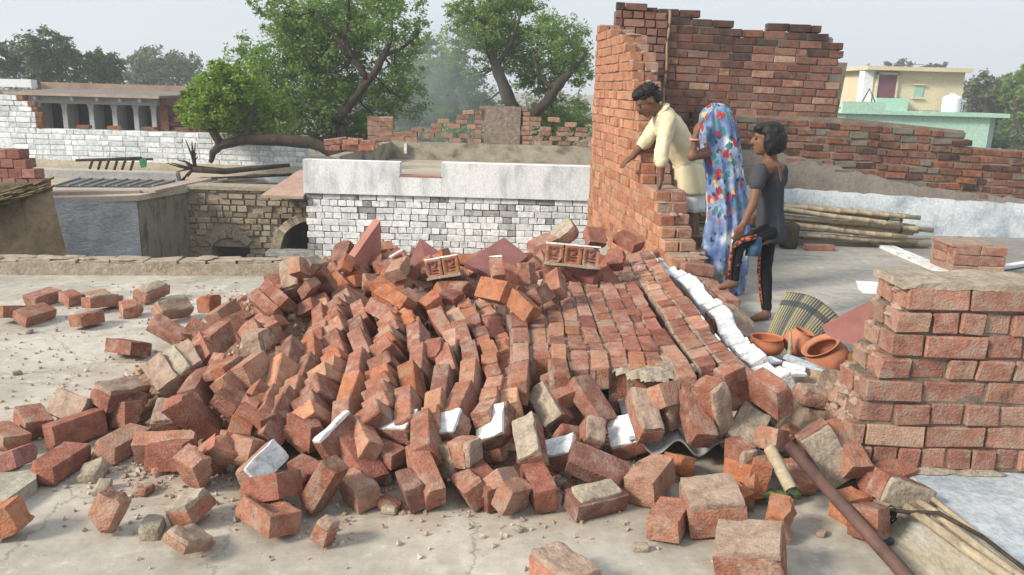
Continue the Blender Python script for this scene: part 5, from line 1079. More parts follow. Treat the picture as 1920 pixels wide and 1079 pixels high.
o = new('woven_mat', me, m_); md = o.modifiers.new('solid', 'SOLIDIFY'); md.thickness = .010; tag(o, 'striped straw and dark blue woven mat leaning behind the clay pots', 'mat')
tag(MB().prism([(1.541,3.75,.383),(1.663,3.75,.462),(1.76,3.75,.514),(1.865,3.7,.523),(1.83,3.6,.40),(1.70,3.63,.375),(1.635,3.65,.364)], (-.2,.75,.55), .055).obj('broken_slab', 'redstone2'), 'broken red stone slab propped between the mat and the near wall', 'slab')
tag(MB().prism([(1.76,3.9,.56),(1.95,3.9,.56),(1.95,3.92,.595),(1.75,3.92,.60)], (0,1,.1), .06).obj('white_board', 'white'), 'narrow white board behind the broken red slab', 'board')
for i, (x, y, z, a, b, rz, lb) in enumerate(((1.30,3.80,.225,.12,.07,.6,'rounded white plaster flake at the end of the white bricks'),(1.40,3.74,.215,.11,.06,-.4,'small white plaster flake below the pale plank'),(1.36,3.62,.23,.10,.06,.2,'white plaster flake nearest the camera by the pots'))):
    me = lump(a, b, .016, 60+i, .006, .004, (6,5,2), 3); me.materials.append(MT['white']); put('plaster_flake', me, Matrix.Translation((x,y,z)) @ Euler((.1,.1,rz)).to_matrix().to_4x4()); tag(bpy.data.objects[-1] if False else COL.objects[-1], lb, 'plaster flake', 'white plaster flakes by the pots')
me = lump(.21, .05, .016, 66, .004, .002, (8,3,2), 1); me.materials.append(MT['bluewash']); tag(put('plank', me, Matrix.Translation((1.47,3.80,.215)) @ Euler((.1,.12,-.75)).to_matrix().to_4x4()), 'pale blue-grey plank lying in front of the clay pots', 'plank')
em = plain('brown_earth', (.23,.125,.055), (.36,.21,.10), 12, .96, 30, .02)
for i, (x, y, z, s) in enumerate(((1.80,3.82,.20,.15),(1.88,3.95,.30,.11),(1.70,3.66,.19,.09))):
    me = lump(s*1.2, s, s*.9, 40+i, .04, .014, (7,6,5), 3); me.materials.append(em); tag(put('earth_clod', me, Matrix.Translation((x,y,z)) @ Euler((i,i*.7,i*2)).to_matrix().to_4x4()), ('largest brown earth clod','upper brown earth clod','smallest brown earth clod')[i]+' between the jar and the near wall', 'clod')
for i, (x, y, z, s, lb) in enumerate(((1.33,3.33,.22,.1,'left'),(1.47,3.28,.24,.12,'middle'),(1.56,3.18,.28,.09,'right'))):
    me = lump(s*1.3, s, s*.7, 140+i, .015, .008, (6,5,4), 3); me.materials.append(MT['brick']); o = put('broken_brick', me, Matrix.Translation((x,y,z)) @ Euler((.3*i,.2,i)).to_matrix().to_4x4()); tag(o, lb+' mortar-smeared brick lump on the broken end of the near wall', 'brick')
    k = lump(s*1.2, s*.95, s*.35, 160+i, .015, .01, (6,5,3), 2); k.materials.append(MT['mud']); sub('mortar_crust', k, Matrix.Translation((0,0,s*.3)), o)
# pipe, bamboo and scraps in the right foreground
p0, p1 = Vector((1.08,2.84,.205)), Vector((1.285,2.22,.03)); d = (p1-p0).normalized()
tag(MB().tube([p0, p0.lerp(p1,.5), p1, p1+d*.25], .023, 14).obj('iron_pipe', 'rust', None, True), 'rusty brown iron pipe sloping out of the rubble in the foreground', 'pipe')
def bamboo(a, b, r, label, group=None, name='bamboo_stick', parent=None):
    a, b = Vector(a), Vector(b); L_ = (b-a).length; n = max(2, int(L_/.16)); mb = MB(); pts = []; rad = []
    for i in range(n+1):
        p = a.lerp(b, i/n)+Vector((R.gauss(0,.002),R.gauss(0,.002),R.gauss(0,.003)))
        dd = (b-a)/L_*.006; pts += [p-dd, p, p+dd] if 0 < i < n else [p]; rad += [r,r*1.17,r] if 0 < i < n else [r]
    mb.tube(pts, rad, 8); o = mb.obj(name, 'bamboo', None, True)
    if parent is not None: o.parent = parent; o.location = -parent.location; return o
    return tag(o, label, 'bamboo', group)
bamboo((1.40,2.66,.10), (1.545,1.95,.13), .017, 'thickest bamboo stick lying toward the camera at the lower right', 'bamboo sticks at the lower right')
bamboo((1.45,2.70,.115), (1.58,1.95,.13), .014, 'thin bamboo stick just right of the thickest one at the lower right', 'bamboo sticks at the lower right')
bamboo((1.50,2.72,.125), (1.625,1.95,.12), .010, 'thinnest bamboo stick lying on the blue-washed platform', 'bamboo sticks at the lower right')
tag(MB().tube([(1.36,2.62,.07),(1.40,2.55,.10),(1.46,2.45,.155),(1.52,2.3,.16),(1.60,2.05,.13)], .007, 6).obj('twig', 'bark'), 'crooked grey twig across the bamboo sticks', 'twig')
tw = MB()
for i in range(7): a0 = R.uniform(0,6); tw.tube([(1.375+.03*math.cos(a0+k*1.1)*(1-k*.08), 2.60+.03*math.sin(a0+k*1.3), .035+.006*i+.01*math.sin(k)) for k in range(6)], .003, 5)
tag(tw.obj('dry_twine', 'bark'), 'tangle of dry twine beside the bamboo sticks', 'twine')
a, b = Vector((.985,2.78,.22)), Vector((1.03,2.64,.125)); mb = MB(); mb.tube([a, b], .024, 10, False).tube([a, b], .017, 10, False)
tag(mb.obj('bamboo_stub', 'bamboo', None, True), 'short hollow split bamboo piece sticking out of the rubble', 'bamboo')
cm_ = plain('yellow_green_rag', (.30,.22,.02), (.05,.11,.05), 14, .9, 30, .004, c3=(.03,.07,.08)); mb = MB()
for i in range(9): mb.ball((1.0+R.uniform(-.04,.1), 2.75+R.uniform(-.03,.03), .03+R.uniform(0,.03)), (R.uniform(.02,.04), .025, R.uniform(.008,.02)), 8, 5)
tag(mb.obj('cloth_scrap', cm_, None, True), 'scrap of yellow and green cloth under the bamboo stub', 'cloth')
mb = MB()
for i in range(5): mb.ball((1.315+R.uniform(-.03,.03), 2.50+R.uniform(-.02,.02), .02), (R.uniform(.02,.035), .02, .014), 8, 5)
tag(mb.obj('cloth_scrap', plain('dark_blue_rag', (.02,.03,.05), (.06,.08,.11), 14, .9, 30, .004), None, True), 'crumpled dark blue rag beside the iron pipe', 'cloth')
for i, (x, y, s, lb) in enumerate(((.46,2.42,.035,'small tan stone on the floor below the tilted orange brick'),(1.12,2.55,.03,'small mortar lump beside the orange brick near the pipe'),(.05,2.52,.022,'reddish pebble in the middle foreground'),(-1.9,4.02,.03,'small grey pebble on the pale floor left of the heap'),(-2.55,3.9,.028,'leftmost grey pebble on the pale floor'),(-2.9,4.6,.035,'pebble on the pale floor below the scattered bricks'),(-.42,2.62,.04,'brown mortar fragment in front of the leaning bricks'),(-.55,2.68,.045,'flat mortar fragment in front of the heap'),(-1.20,2.44,.07,'mortar lump under the tilted half brick in the left foreground'))):
    me = lump(s*1.5, s, s*.8, 240+i, .012, .005, (4,4,3), 2); me.materials.append(MT['mud' if i % 2 else 'mortar']); tag(put('stone_fragment', me, Matrix.Translation((x,y,s*.35)) @ Euler((0,0,i)).to_matrix().to_4x4()), lb, 'stone')
# bamboo bundle on the terrace
bb = thing('bamboo_bundle', 'bundle of long dry bamboo poles lying on the terrace behind the girl', 'bamboo', (3,8.5,0))
for i in range(26):
    k = i/25; z0 = .10+.34*R.random(); z1 = max(.04, z0*.72-.02+R.uniform(-.05,.05)); y0 = 8.25+.45*R.random()
    bamboo((1.75+R.uniform(-.1,.25), y0, z0+.04), (4.25+R.uniform(-.3,.14), y0+R.uniform(-.12,.12), z1), R.uniform(.016,.028), None, None, 'pole', bb)
bamboo((3.6,8.3,.08), (4.82,8.52,.09), .010, None, None, 'pole', bb)
part(MB().tube([(4.02+.02*math.sin(k), 8.42+.2*math.cos(k*1.05), .2+.15*math.sin(k*1.05)) for k in range(7)], .012, 6), 'tie_rope', 'bark', bb)
bk = lump(.3, .1, .06, 9, .008, .003, (6,3,3), 1); bk.materials.append(MT['brick']); tag(put('brick', bk, Matrix.Translation((3.12,8.05,.03))), 'single red brick on the terrace floor in front of the bamboo poles', 'brick')
bk = lump(.16, .16, .26, 19, .03, .01, (5,5,5), 2); bk.materials.append(MT['bark']); tag(put('wood_block', bk, Matrix.Translation((2.83,8.12,.13))), 'dark upright wood block propping the bamboo poles', 'block')
tag(MB().box((4.2,7.0,.004), (4.5,7.08,.03)).prism([(4.5,7.2,.02),(4.98,7.5,.02),(4.95,7.56,.02),(4.47,7.27,.02)], (0,0,1), .03).obj('plank', 'white'), 'white plank on the terrace beside the brick stub', 'plank')
# ================================================================ people
def skinmat(n, c): return plain(n, tuple(v*.85 for v in c), c, 6, .55, 40, .001)
MT['skin1'] = skinmat('brown_skin', (.155,.078,.05)); MT['skin2'] = skinmat('warm_brown_skin', (.19,.095,.06)); MT['hair'] = plain('black_hair', (.006,.006,.007), (.016,.014,.014), 30, .5, 60, .004, stretch=(3,3,.6))
def limb(mb, pts, rads, n=12):
    mb.tube(pts, list(rads), n)
    for p, r in zip(pts, rads): mb.ball(p, r*.99, n, 8)
    return mb
def blob(mb, name, m, parent, voxel=.01, smooth=6, wrinkle=0, wsize=.12):
    me = mb.mesh(name, True); o = new(name, me, m, None); 
    r = o.modifiers.new('remesh', 'REMESH'); r.mode = 'VOXEL'; r.voxel_size = voxel; r.use_smooth_shade = True
    if smooth: s = o.modifiers.new('smooth', 'SMOOTH'); s.factor = .5; s.iterations = smooth
    if wrinkle:
        tx = bpy.data.textures.new('folds', 'CLOUDS'); tx.noise_scale = wsize; tx.noise_depth = 3
        d = o.modifiers.new('folds', 'DISPLACE'); d.texture = tx; d.strength = wrinkle; d.mid_level = .5; d.texture_coords = 'GLOBAL'
        s = o.modifiers.new('smooth2', 'SMOOTH'); s.factor = .4; s.iterations = 2
    if parent is not None: o.parent = parent; o.location = -parent.location
    return o
def hand(mb, wrist, tip, pal, spread, curl=.25, s=1.0):
    """palm with four fingers and a thumb; wrist->tip direction, pal = palm normal"""
    w_, t_ = Vector(wrist), Vector(tip); d = (t_-w_).normalized(); pal = Vector(pal); pal = (pal-d*pal.dot(d)).normalized(); sd_ = d.cross(pal).normalized()*spread
    c = w_+d*.045*s
    for k in range(4):
        o = (k-1.5)*.019*s; base = w_+d*.075*s+sd_*o; mb.tube([w_+sd_*o*.6, base], [.015*s,.013*s], 8)
        ln = (.058,.07,.066,.05)[k]*s; m1 = base+d*ln*.5+pal*curl*.02; e1 = base+d*ln*.92+pal*curl*.06; limb(mb, [base, m1, e1], [.0105*s,.0095*s,.0075*s], 8)
    tb = w_+d*.025*s+sd_*-.03*s; limb(mb, [w_+d*.012*s, tb, tb+d*.03*s-sd_*.012*s, tb+d*.055*s-sd_*.014*s+pal*.008], [.014*s,.0115*s,.0105*s,.008*s], 8)
    mb.ball(tuple(c), .024*s, 10, 8)
def head(mb, c, fwd, upv, s=1.0, chin=.105):
    """skull, jaw, nose, ears, lips in one mesh"""
    c = Vector(c); f = Vector(fwd).normalized(); u = Vector(upv); u = (u-f*u.dot(f)).normalized(); r = f.cross(u).normalized()
    def E(o, rad):
        b = MB().ball((0,0,0), rad, 16, 12); B = Matrix((f, r, u)).transposed()
        mb.add([B @ Vector(v)+c+f*o[0]*s+r*o[1]*s+u*o[2]*s for v in b.v], b.f)
    k = s
    E((-.012,0,.03), (.098*k,.076*k,.09*k)); E((.03,0,-.03), (.062*k,.058*k,.085*k)); E((.058,0,-.085), (.028*k,.034*k,.026*k))
    E((.098,0,-.012), (.018*k,.013*k,.026*k)); E((.105,0,-.028), (.014*k,.017*k,.011*k)); E((.072,.0,.025), (.018*k,.05*k,.014*k)); E((.085,0,-.062), (.012*k,.024*k,.009*k))
    for sg in (-1, 1): E((-.012,sg*.077,-.012), (.020*k,.009*k,.032*k)); E((.062,sg*.034,-.02), (.02*k,.018*k,.02*k))
    return c, f, u, r
def eyes(c, f, u, r, s, parent):
    for sg in (-1, 1):
        p = c+f*.082*s+r*sg*.033*s+u*.004*s; o = MB().ball((0,0,0), (.011*s,.011*s,.007*s), 10, 6).obj('eye', 'joint', None, True); o.parent = parent; o.location = p-parent.location
def loft(name, rings, m, parent, fold=.012, nf=9, ns=72, sub=5, seed=0, solid=.006):
    mb = MB(); rr_ = []
    for a, b in zip(rings, rings[1:]):
        for k in range(sub): rr_.append(tuple(a[i]+(b[i]-a[i])*k/sub for i in range(5)))
    rr_.append(rings[-1]); n = len(rr_)
    for q, (cx, cy_, z, rx, ry) in enumerate(rr_):
        g_ = q/(n-1)
        for j in range(ns):
            a = 2*math.pi*j/ns; pl = fold*(.35+g_)*(noise.noise(Vector((math.cos(a)*2.6+seed, math.sin(a)*2.6, z*2)))+.55*math.sin(a*nf+seed+z*3)*g_)
            mb.v.append((cx+(rx+pl)*math.cos(a), cy_+(ry+pl)*math.sin(a), z+.012*noise.noise(Vector((math.cos(a)*2,math.sin(a)*2,seed)))*g_))
    for i in range(n-1):
        for j in range(ns): mb.f.append((i*ns+j, (i+1)*ns+j, (i+1)*ns+(j+1) % ns, i*ns+(j+1) % ns))
    o = part(mb, name, m, parent, True); md = o.modifiers.new('solid', 'SOLIDIFY'); md.thickness = solid; return o
def sc(p, y): k = y/p[1]; return Vector((p[0]*k, y, 1.5+(p[2]-1.5)*k))
def tufts(c, f, u, r, s, parent, n, low):
    mb = MB(); B = Matrix((f, r, u)).transposed()
    for i in range(n):
        a = R.uniform(0, 6.28); z = R.uniform(low, 1); q = math.sqrt(max(0, 1-z*z)); d = Vector((q*math.cos(a), q*math.sin(a), z))
        if d.x > .45 and d.z < .55: continue
        p = c+B @ Vector((d.x*.105-.02, d.y*.088, d.z*.095+.035))*s; o_ = B @ (d*.5+Vector((-.3+R.uniform(-.5,.9), R.uniform(-.6,.6), R.uniform(-.7,.3))))
        mb.tube([p-B @ d*.012, p+o_*.016*s, p+o_*.034*s+Vector((0,0,-.008))], [.0085*s,.006*s,.002*s], 5)
    return part(mb, 'hair_locks', 'hair', parent, True)
# ---- man leaning over the broken wall
man = thing('person', 'man in a cream kurta and white dhoti bending over the broken brick wall', 'person', (1.52,6.9,0))
hc, neck = sc((1.021,6.45,1.447),6.74), sc((1.119,6.45,1.368),6.78); shn, shf = sc((1.168,6.32,1.30),6.62), sc((1.162,6.62,1.297),6.94)
eln, wrn, han = sc((1.124,6.25,1.043),6.5), sc((1.121,6.2,.859),6.45), sc((1.125,6.15,.791),6.42); elf, wrf, haf = sc((1.054,6.68,1.112),6.86), sc((.971,6.72,.993),6.82), sc((.906,6.75,.949),6.78)
chest, waist, hip = sc((1.215,6.45,1.205),6.8), sc((1.354,6.45,1.0),6.86), sc((1.413,6.45,.853),6.9)
b = MB(); fwd = Vector((-.80,-.12,-.62)); upv = Vector((-.55,0,.84)); c, f, u, r = head(b, hc, fwd, upv, 1.02)
limb(b, [hc+Vector((.03,0,-.04)), neck, neck+(chest-neck)*.35], [.055,.06,.07]); limb(b, [neck.lerp(chest,.35), chest, waist, hip], [.08,.10,.10,.11])
limb(b, [shn, eln, wrn], [.055,.042,.028]); limb(b, [shf, elf, wrf], [.055,.042,.028]); limb(b, [shn, shf], [.06,.06])
hand(b, wrn, wrn+Vector((-.02,-.06,-.12)), (-1,.1,.0), 1, .3); hand(b, wrf, haf+Vector((-.05,0,-.05)), (0,0,-1), 1, .35)
k1, k2 = Vector((1.50,6.84,.50)), Vector((1.55,6.98,.50)); a1, a2 = Vector((1.59,6.85,.08)), Vector((1.67,7.02,.08))
limb(b, [hip+Vector((0,-.05,-.05)), k1, a1], [.07,.055,.036]); limb(b, [hip+Vector((0,.05,-.05)), k2, a2], [.07,.055,.036])
for a in (a1, a2): limb(b, [a+Vector((.02,0,-.035)), a+Vector((-.08,-.02,-.05)), a+Vector((-.16,-.03,-.06))], [.035,.035,.022])
body = blob(b, 'body', 'skin1', man, .008, 3)
hb = MB(); B = Matrix((f, r, u)).transposed()
for (o_, rad) in (((-.03,0,.052),(.095,.088,.082)),((-.06,0,.01),(.07,.08,.075)),((.03,0,.095),(.06,.07,.035)),((-.02,0,.10),(.08,.075,.035)),((.055,0,.075),(.035,.06,.025))):
    q = MB().ball((0,0,0), rad, 16, 10); hb.add([B @ Vector(v)+c+f*o_[0]+r*o_[1]+u*o_[2] for v in q.v], q.f)
blob(hb, 'hair', 'hair', man, .011, 2, .03, .05); tufts(c, f, u, r, 1.0, man, 170, -.0); eyes(c, f, u, r, 1.02, man)
mo = MB(); mo.tube([c+f*.098+r*-.03+u*-.052, c+f*.108+u*-.046, c+f*.098+r*.03+u*-.052], [.006,.009,.006], 8); part(mo, 'moustache', 'hair', man)
MT['kurta'] = plain('cream_cotton', (.56,.50,.335), (.66,.60,.42), 5, .85, 60, .002); MT['dhoti'] = plain('white_cotton', (.58,.59,.60), (.70,.71,.72), 5, .85, 60, .002)
kb = MB(); kuh = hip+Vector((.0,0,-.13))
limb(kb, [neck.lerp(chest,.25)+Vector((.02,0,0)), chest+Vector((.02,0,.01)), waist+Vector((.015,0,0)), hip+Vector((0,0,.03))], [.10,.128,.128,.125], 18); limb(kb, [shn, shf], [.075,.075]); 
limb(kb, [shn, shn.lerp(eln,.5), eln, eln.lerp(wrn,.28)], [.072,.066,.060,.056]); limb(kb, [shf, shf.lerp(elf,.5), elf, elf.lerp(wrf,.15)], [.072,.066,.060,.054])
blob(kb, 'kurta', 'kurta', man, .010, 4, .03, .11)
part(MB().tube([shn.lerp(eln,.98)+Vector((0,0,-.035)), eln.lerp(wrn,.30)], [.060,.058], 14), 'cuff', 'kurta', man, True)
cb = MB(); cb.tube([neck+Vector((-.02,-.085,-.03)), neck+Vector((.045,-.06,.045)), neck+Vector((.06,.02,.06)), neck+Vector((.03,.09,.02))], [.022,.03,.03,.022], 8, True, .5); part(cb, 'collar', 'kurta', man, True)
loft('kurta_skirt', [(1.445,6.86,.985,.105,.11),(1.475,6.88,.90,.135,.15),(1.50,6.89,.80,.150,.17),(1.515,6.90,.69,.165,.185)], 'kurta', man, .016, 7, seed=2)
loft('dhoti', [(1.505,6.90,.88,.11,.12),(1.50,6.90,.74,.135,.155),(1.495,6.89,.54,.14,.165)], 'dhoti', man, .02, 8, seed=5)
# ---- woman in a floral sari seen from behind
wom = thing('person', 'woman seen from behind, wrapped head to foot in a blue floral sari', 'person', (1.62,6.15,0))
b = MB(); c, f, u, r = head(b, (1.50,6.15,1.30), (-.4,.9,0), (0,0,1), 1.0)
limb(b, [(1.51,6.15,1.22),(1.53,6.15,1.14)], [.05,.055]); limb(b, [(1.54,6.15,1.08),(1.58,6.15,.85),(1.62,6.15,.70)], [.09,.085,.10]); limb(b, [(1.44,6.10,1.08),(1.66,6.2,1.08)], [.05,.05])
limb(b, [(1.435,6.08,1.085),(1.308,6.0,1.065),(1.316,5.985,1.20)], [.048,.042,.028]); hand(b, (1.316,5.985,1.20), (1.33,6.0,1.32), (1,.2,0), 1, .6)
for s in (-1, 1): limb(b, [(1.63+s*.05,6.15,.7),(1.64+s*.05,6.15,.4),(1.65+s*.05,6.15,.07)], [.075,.05,.04]); limb(b, [(1.65+s*.05,6.15,.035),(1.63+s*.05,6.23,.03)], [.035,.025])
blob(b, 'body', 'skin2', wom, .009, 3)
part(MB().tube([(1.316+.034*math.cos(k*.7), 5.985+.034*math.sin(k*.7), 1.185) for k in range(10)], .009, 6), 'bangle', plain('pink_bangle', (.5,.2,.16), (.55,.25,.2), 3, .4, 10, 0), wom)
ms, ts, bs_ = mat('floral_sari'); tc = ts.nodes.new('ShaderNodeTexCoord')
def layer(col, scale, thr, rgb, seed, soft=.04):
    mp = ts.nodes.new('ShaderNodeMapping'); mp.inputs['Location'].default_value = (seed, seed*1.7, seed*.3); mp.inputs['Scale'].default_value = (1,1,.75); ts.links.new(tc.outputs['Object'], mp.inputs[0])
    dn = ts.nodes.new('ShaderNodeTexNoise'); dn.inputs['Scale'].default_value = 26; ts.links.new(mp.outputs[0], dn.inputs['Vector']); ad = ts.nodes.new('ShaderNodeMixRGB'); ad.blend_type = 'ADD'; ad.inputs[0].default_value = .05; ts.links.new(mp.outputs[0], ad.inputs[1]); ts.links.new(dn.outputs['Color'], ad.inputs[2])
    v = ts.nodes.new('ShaderNodeTexVoronoi'); v.inputs['Scale'].default_value = scale; ts.links.new(ad.outputs[0], v.inputs['Vector'])
    return mix(ts, ramp(ts, v.outputs['Distance'], [(thr, 1.0), (thr+soft, 0.0)]), col, rgb)
n1 = nz(ts, 5, 3, .6); col = ramp(ts, n1.outputs[0], [(.36, (.06,.10,.24)), (.50, (.17,.25,.42)), (.58, (.34,.41,.53)), (.64, (.66,.68,.69))])
wave = nz(ts, 3.2, 2, .5, stretch=(1.2,1.2,.5)); wf = ramp(ts, wave.outputs[0], [(.42, 0.0), (.48, 1.0)])
c2 = layer(col, 17, .20, (.03,.035,.06), 1.3); c3 = layer(col, 16, .36, (.05,.20,.22), 4.1); c3 = layer(c3, 14, .33, (.36,.03,.035), 7.7); c3 = layer(c3, 13, .20, (.50,.36,.10), 2.9); c3 = layer(c3, 16, .22, (.02,.05,.16), 9.1)
ts.links.new(mix(ts, wf, c2, c3), bs_.inputs['Base Color']); bs_.inputs['Roughness'].default_value = .6
RG = [(1.457,1.541,1.443),(1.408,1.592,1.411),(1.376,1.628,1.363),(1.375,1.663,1.284),(1.387,1.685,1.186),(1.405,1.704,1.067),(1.443,1.732,.947),(1.458,1.760,.825),(1.468,1.788,.702),(1.479,1.808,.578),(1.473,1.820,.453),(1.467,1.825,.326),(1.465,1.824,.198),(1.475,1.820,.069),(1.48,1.816,.01)]
sb_ = MB(); ns = 96; rings = []
for (l0, r0, z0), (l1, r1, z1) in zip(RG, RG[1:]):
    for k in range(5): t = k/5; rings.append((l0+(l1-l0)*t, r0+(r1-r0)*t, z0+(z1-z0)*t))
rings.append(RG[-1])
for (l0, r0, z) in rings:
    cx = (l0+r0)/2; rx = (r0-l0)/2; low = max(0, min(1, (1.05-z)/1.0))
    for j in range(ns):
        a = 2*math.pi*j/ns; pl = (.022+.045*low)*noise.noise(Vector((math.cos(a)*3.4, math.sin(a)*3.4, z*1.1+a*.3)))+.014*low*math.sin(a*11+z*2.5+1.5*math.sin(z*3))+.012*noise.noise(Vector((math.cos(a)*7+z*3, math.sin(a)*7, z*6)))
        pl = max(pl, -.018)
        sb_.v.append((cx+(rx+pl*.8)*math.cos(a), 6.15+(rx*.86+pl)*math.sin(a), z+.012*noise.noise(Vector((a*2,z*5,0)))))
m_ = len(rings)
for i in range(m_-1):
    for j in range(ns): sb_.f.append((i*ns+j, (i+1)*ns+j, (i+1)*ns+(j+1) % ns, i*ns+(j+1) % ns))
sb_.v.append((1.50,6.15,1.45)); sb_.f += [(len(sb_.v)-1, j, (j+1) % ns) for j in range(ns)]
sv_ = part(sb_, 'sari', ms, wom, True)
# ---- girl stepping up on the stump
girl = thing('person', 'girl with bobbed black hair, dark grey top and black leggings with red floral stripes', 'person', (1.75,5.36,0))
b = MB(); c, f, u, r = head(b, (1.655,5.36,1.235), (-.95,.22,-.05), (0,0,1), .93)
limb(b, [(1.668,5.36,1.19),(1.69,5.36,1.09)], [.042,.046]); limb(b, [(1.60,5.27,1.03),(1.70,5.36,1.04),(1.785,5.45,1.03)], [.048,.07,.048]); limb(b, [(1.70,5.36,1.0),(1.72,5.36,.80),(1.74,5.36,.64)], [.078,.070,.078])
limb(b, [(1.595,5.26,1.035),(1.552,5.2,.82),(1.497,5.18,.69)], [.036,.031,.021]); hand(b, (1.497,5.18,.69), (1.452,5.16,.58), (-.3,1,0), 1, .3, .85); limb(b, [(1.80,5.46,1.02),(1.80,5.52,.82),(1.70,5.56,.70)], [.036,.031,.021]); hand(b, (1.70,5.56,.70), (1.62,5.55,.66), (0,-1,0), 1, .4, .85)
limb(b, [(1.74,5.40,.62),(1.735,5.38,.34),(1.768,5.36,.07)], [.058,.046,.032]); limb(b, [(1.70,5.30,.60),(1.503,5.25,.545),(1.50,5.28,.29)], [.058,.046,.032])
limb(b, [(1.775,5.36,.035),(1.72,5.33,.03),(1.66,5.30,.022)], [.033,.03,.018]); limb(b, [(1.505,5.28,.275),(1.45,5.26,.262),(1.40,5.24,.252)], [.033,.03,.018])
blob(b, 'body', 'skin2', girl, .0075, 3); eyes(c, f, u, r, .93, girl)
hb = MB(); B = Matrix((f, r, u)).transposed()
for (o_, rad) in (((-.02,0,.045),(.095,.083,.07)),((-.05,0,-.01),(.078,.088,.08)),((-.055,0,-.055),(.066,.088,.045)),((-.02,.07,-.03),(.05,.032,.075)),((-.02,-.07,-.03),(.05,.032,.075)),((.045,0,.07),(.05,.07,.03))):
    q = MB().ball((0,0,0), rad, 16, 10); hb.add([B @ Vector(v)+c+f*o_[0]+r*o_[1]+u*o_[2] for v in q.v], q.f)
blob(hb, 'hair', 'hair', girl, .010, 2, .022, .04)
MT['grey_top'] = plain('dark_grey_cotton', (.040,.042,.052), (.062,.064,.076), 6, .85, 60, .002); MT['black_leg'] = plain('black_leggings', (.008,.009,.011), (.018,.019,.022), 6, .75, 60, .001)
kb = MB(); limb(kb, [(1.70,5.36,1.01),(1.712,5.36,.90)], [.085,.080], 18); limb(kb, [(1.60,5.275,1.02),(1.79,5.445,1.02)], [.054,.054]); limb(kb, [(1.60,5.27,1.03),(1.575,5.235,.96)], [.055,.056]); limb(kb, [(1.79,5.45,1.02),(1.80,5.48,.95)], [.055,.056])
to_ = blob(kb, 'top', 'grey_top', girl, .010, 3, .015, .08)
loft('top_skirt', [(1.703,5.36,1.0,.088,.088),(1.712,5.36,.88,.086,.086),(1.722,5.36,.78,.084,.085),(1.735,5.36,.66,.094,.096),(1.742,5.36,.555,.098,.10)], 'grey_top', girl, .009, 5, seed=9)
part(MB().prism([(1.70,5.245,1.075),(1.745,5.285,1.075),(1.735,5.26,.97)], (.3,-1,0), .012), 'back_neckline', 'skin2', girl)
part(MB().tube([(1.62,5.27,.60),(1.60,5.26,.52),(1.60,5.255,.47)], [.05,.055,.05], 10), 'denim_patch', plain('denim', (.05,.10,.17), (.08,.15,.23), 20, .9, 40, .002), girl, True)
kb = MB(); limb(kb, [(1.74,5.40,.64),(1.735,5.38,.34),(1.766,5.36,.09)], [.066,.050,.038]); limb(kb, [(1.70,5.30,.62),(1.503,5.25,.545),(1.50,5.28,.31)], [.066,.05,.038])
blob(kb, 'leggings', 'black_leg', girl, .009, 3, .012, .05)
fm, ft, fb = mat('red_floral_trim'); vv = ft.nodes.new('ShaderNodeTexVoronoi'); vv.inputs['Scale'].default_value = 55; ft.links.new(ft.nodes.new('ShaderNodeTexCoord').outputs['Object'], vv.inputs['Vector']); ft.links.new(ramp(ft, vv.outputs['Distance'], [(.3,(.62,.06,.03)),(.45,(.60,.22,.10)),(.6,(.05,.03,.03))]), fb.inputs['Base Color'])
kb = MB(); kb.tube([(1.66,5.30,.62),(1.672,5.345,.50),(1.682,5.345,.34),(1.70,5.335,.22),(1.728,5.335,.10)], [.014,.012,.011,.010,.009], 8); part(kb, 'floral_stripe', fm, girl, True)
kb = MB(); kb.tube([(1.60,5.20,.61),(1.50,5.19,.585),(1.45,5.215,.53),(1.452,5.24,.42),(1.462,5.25,.31)], [.016,.018,.014,.011,.010], 8); part(kb, 'floral_stripe', fm, girl, True)
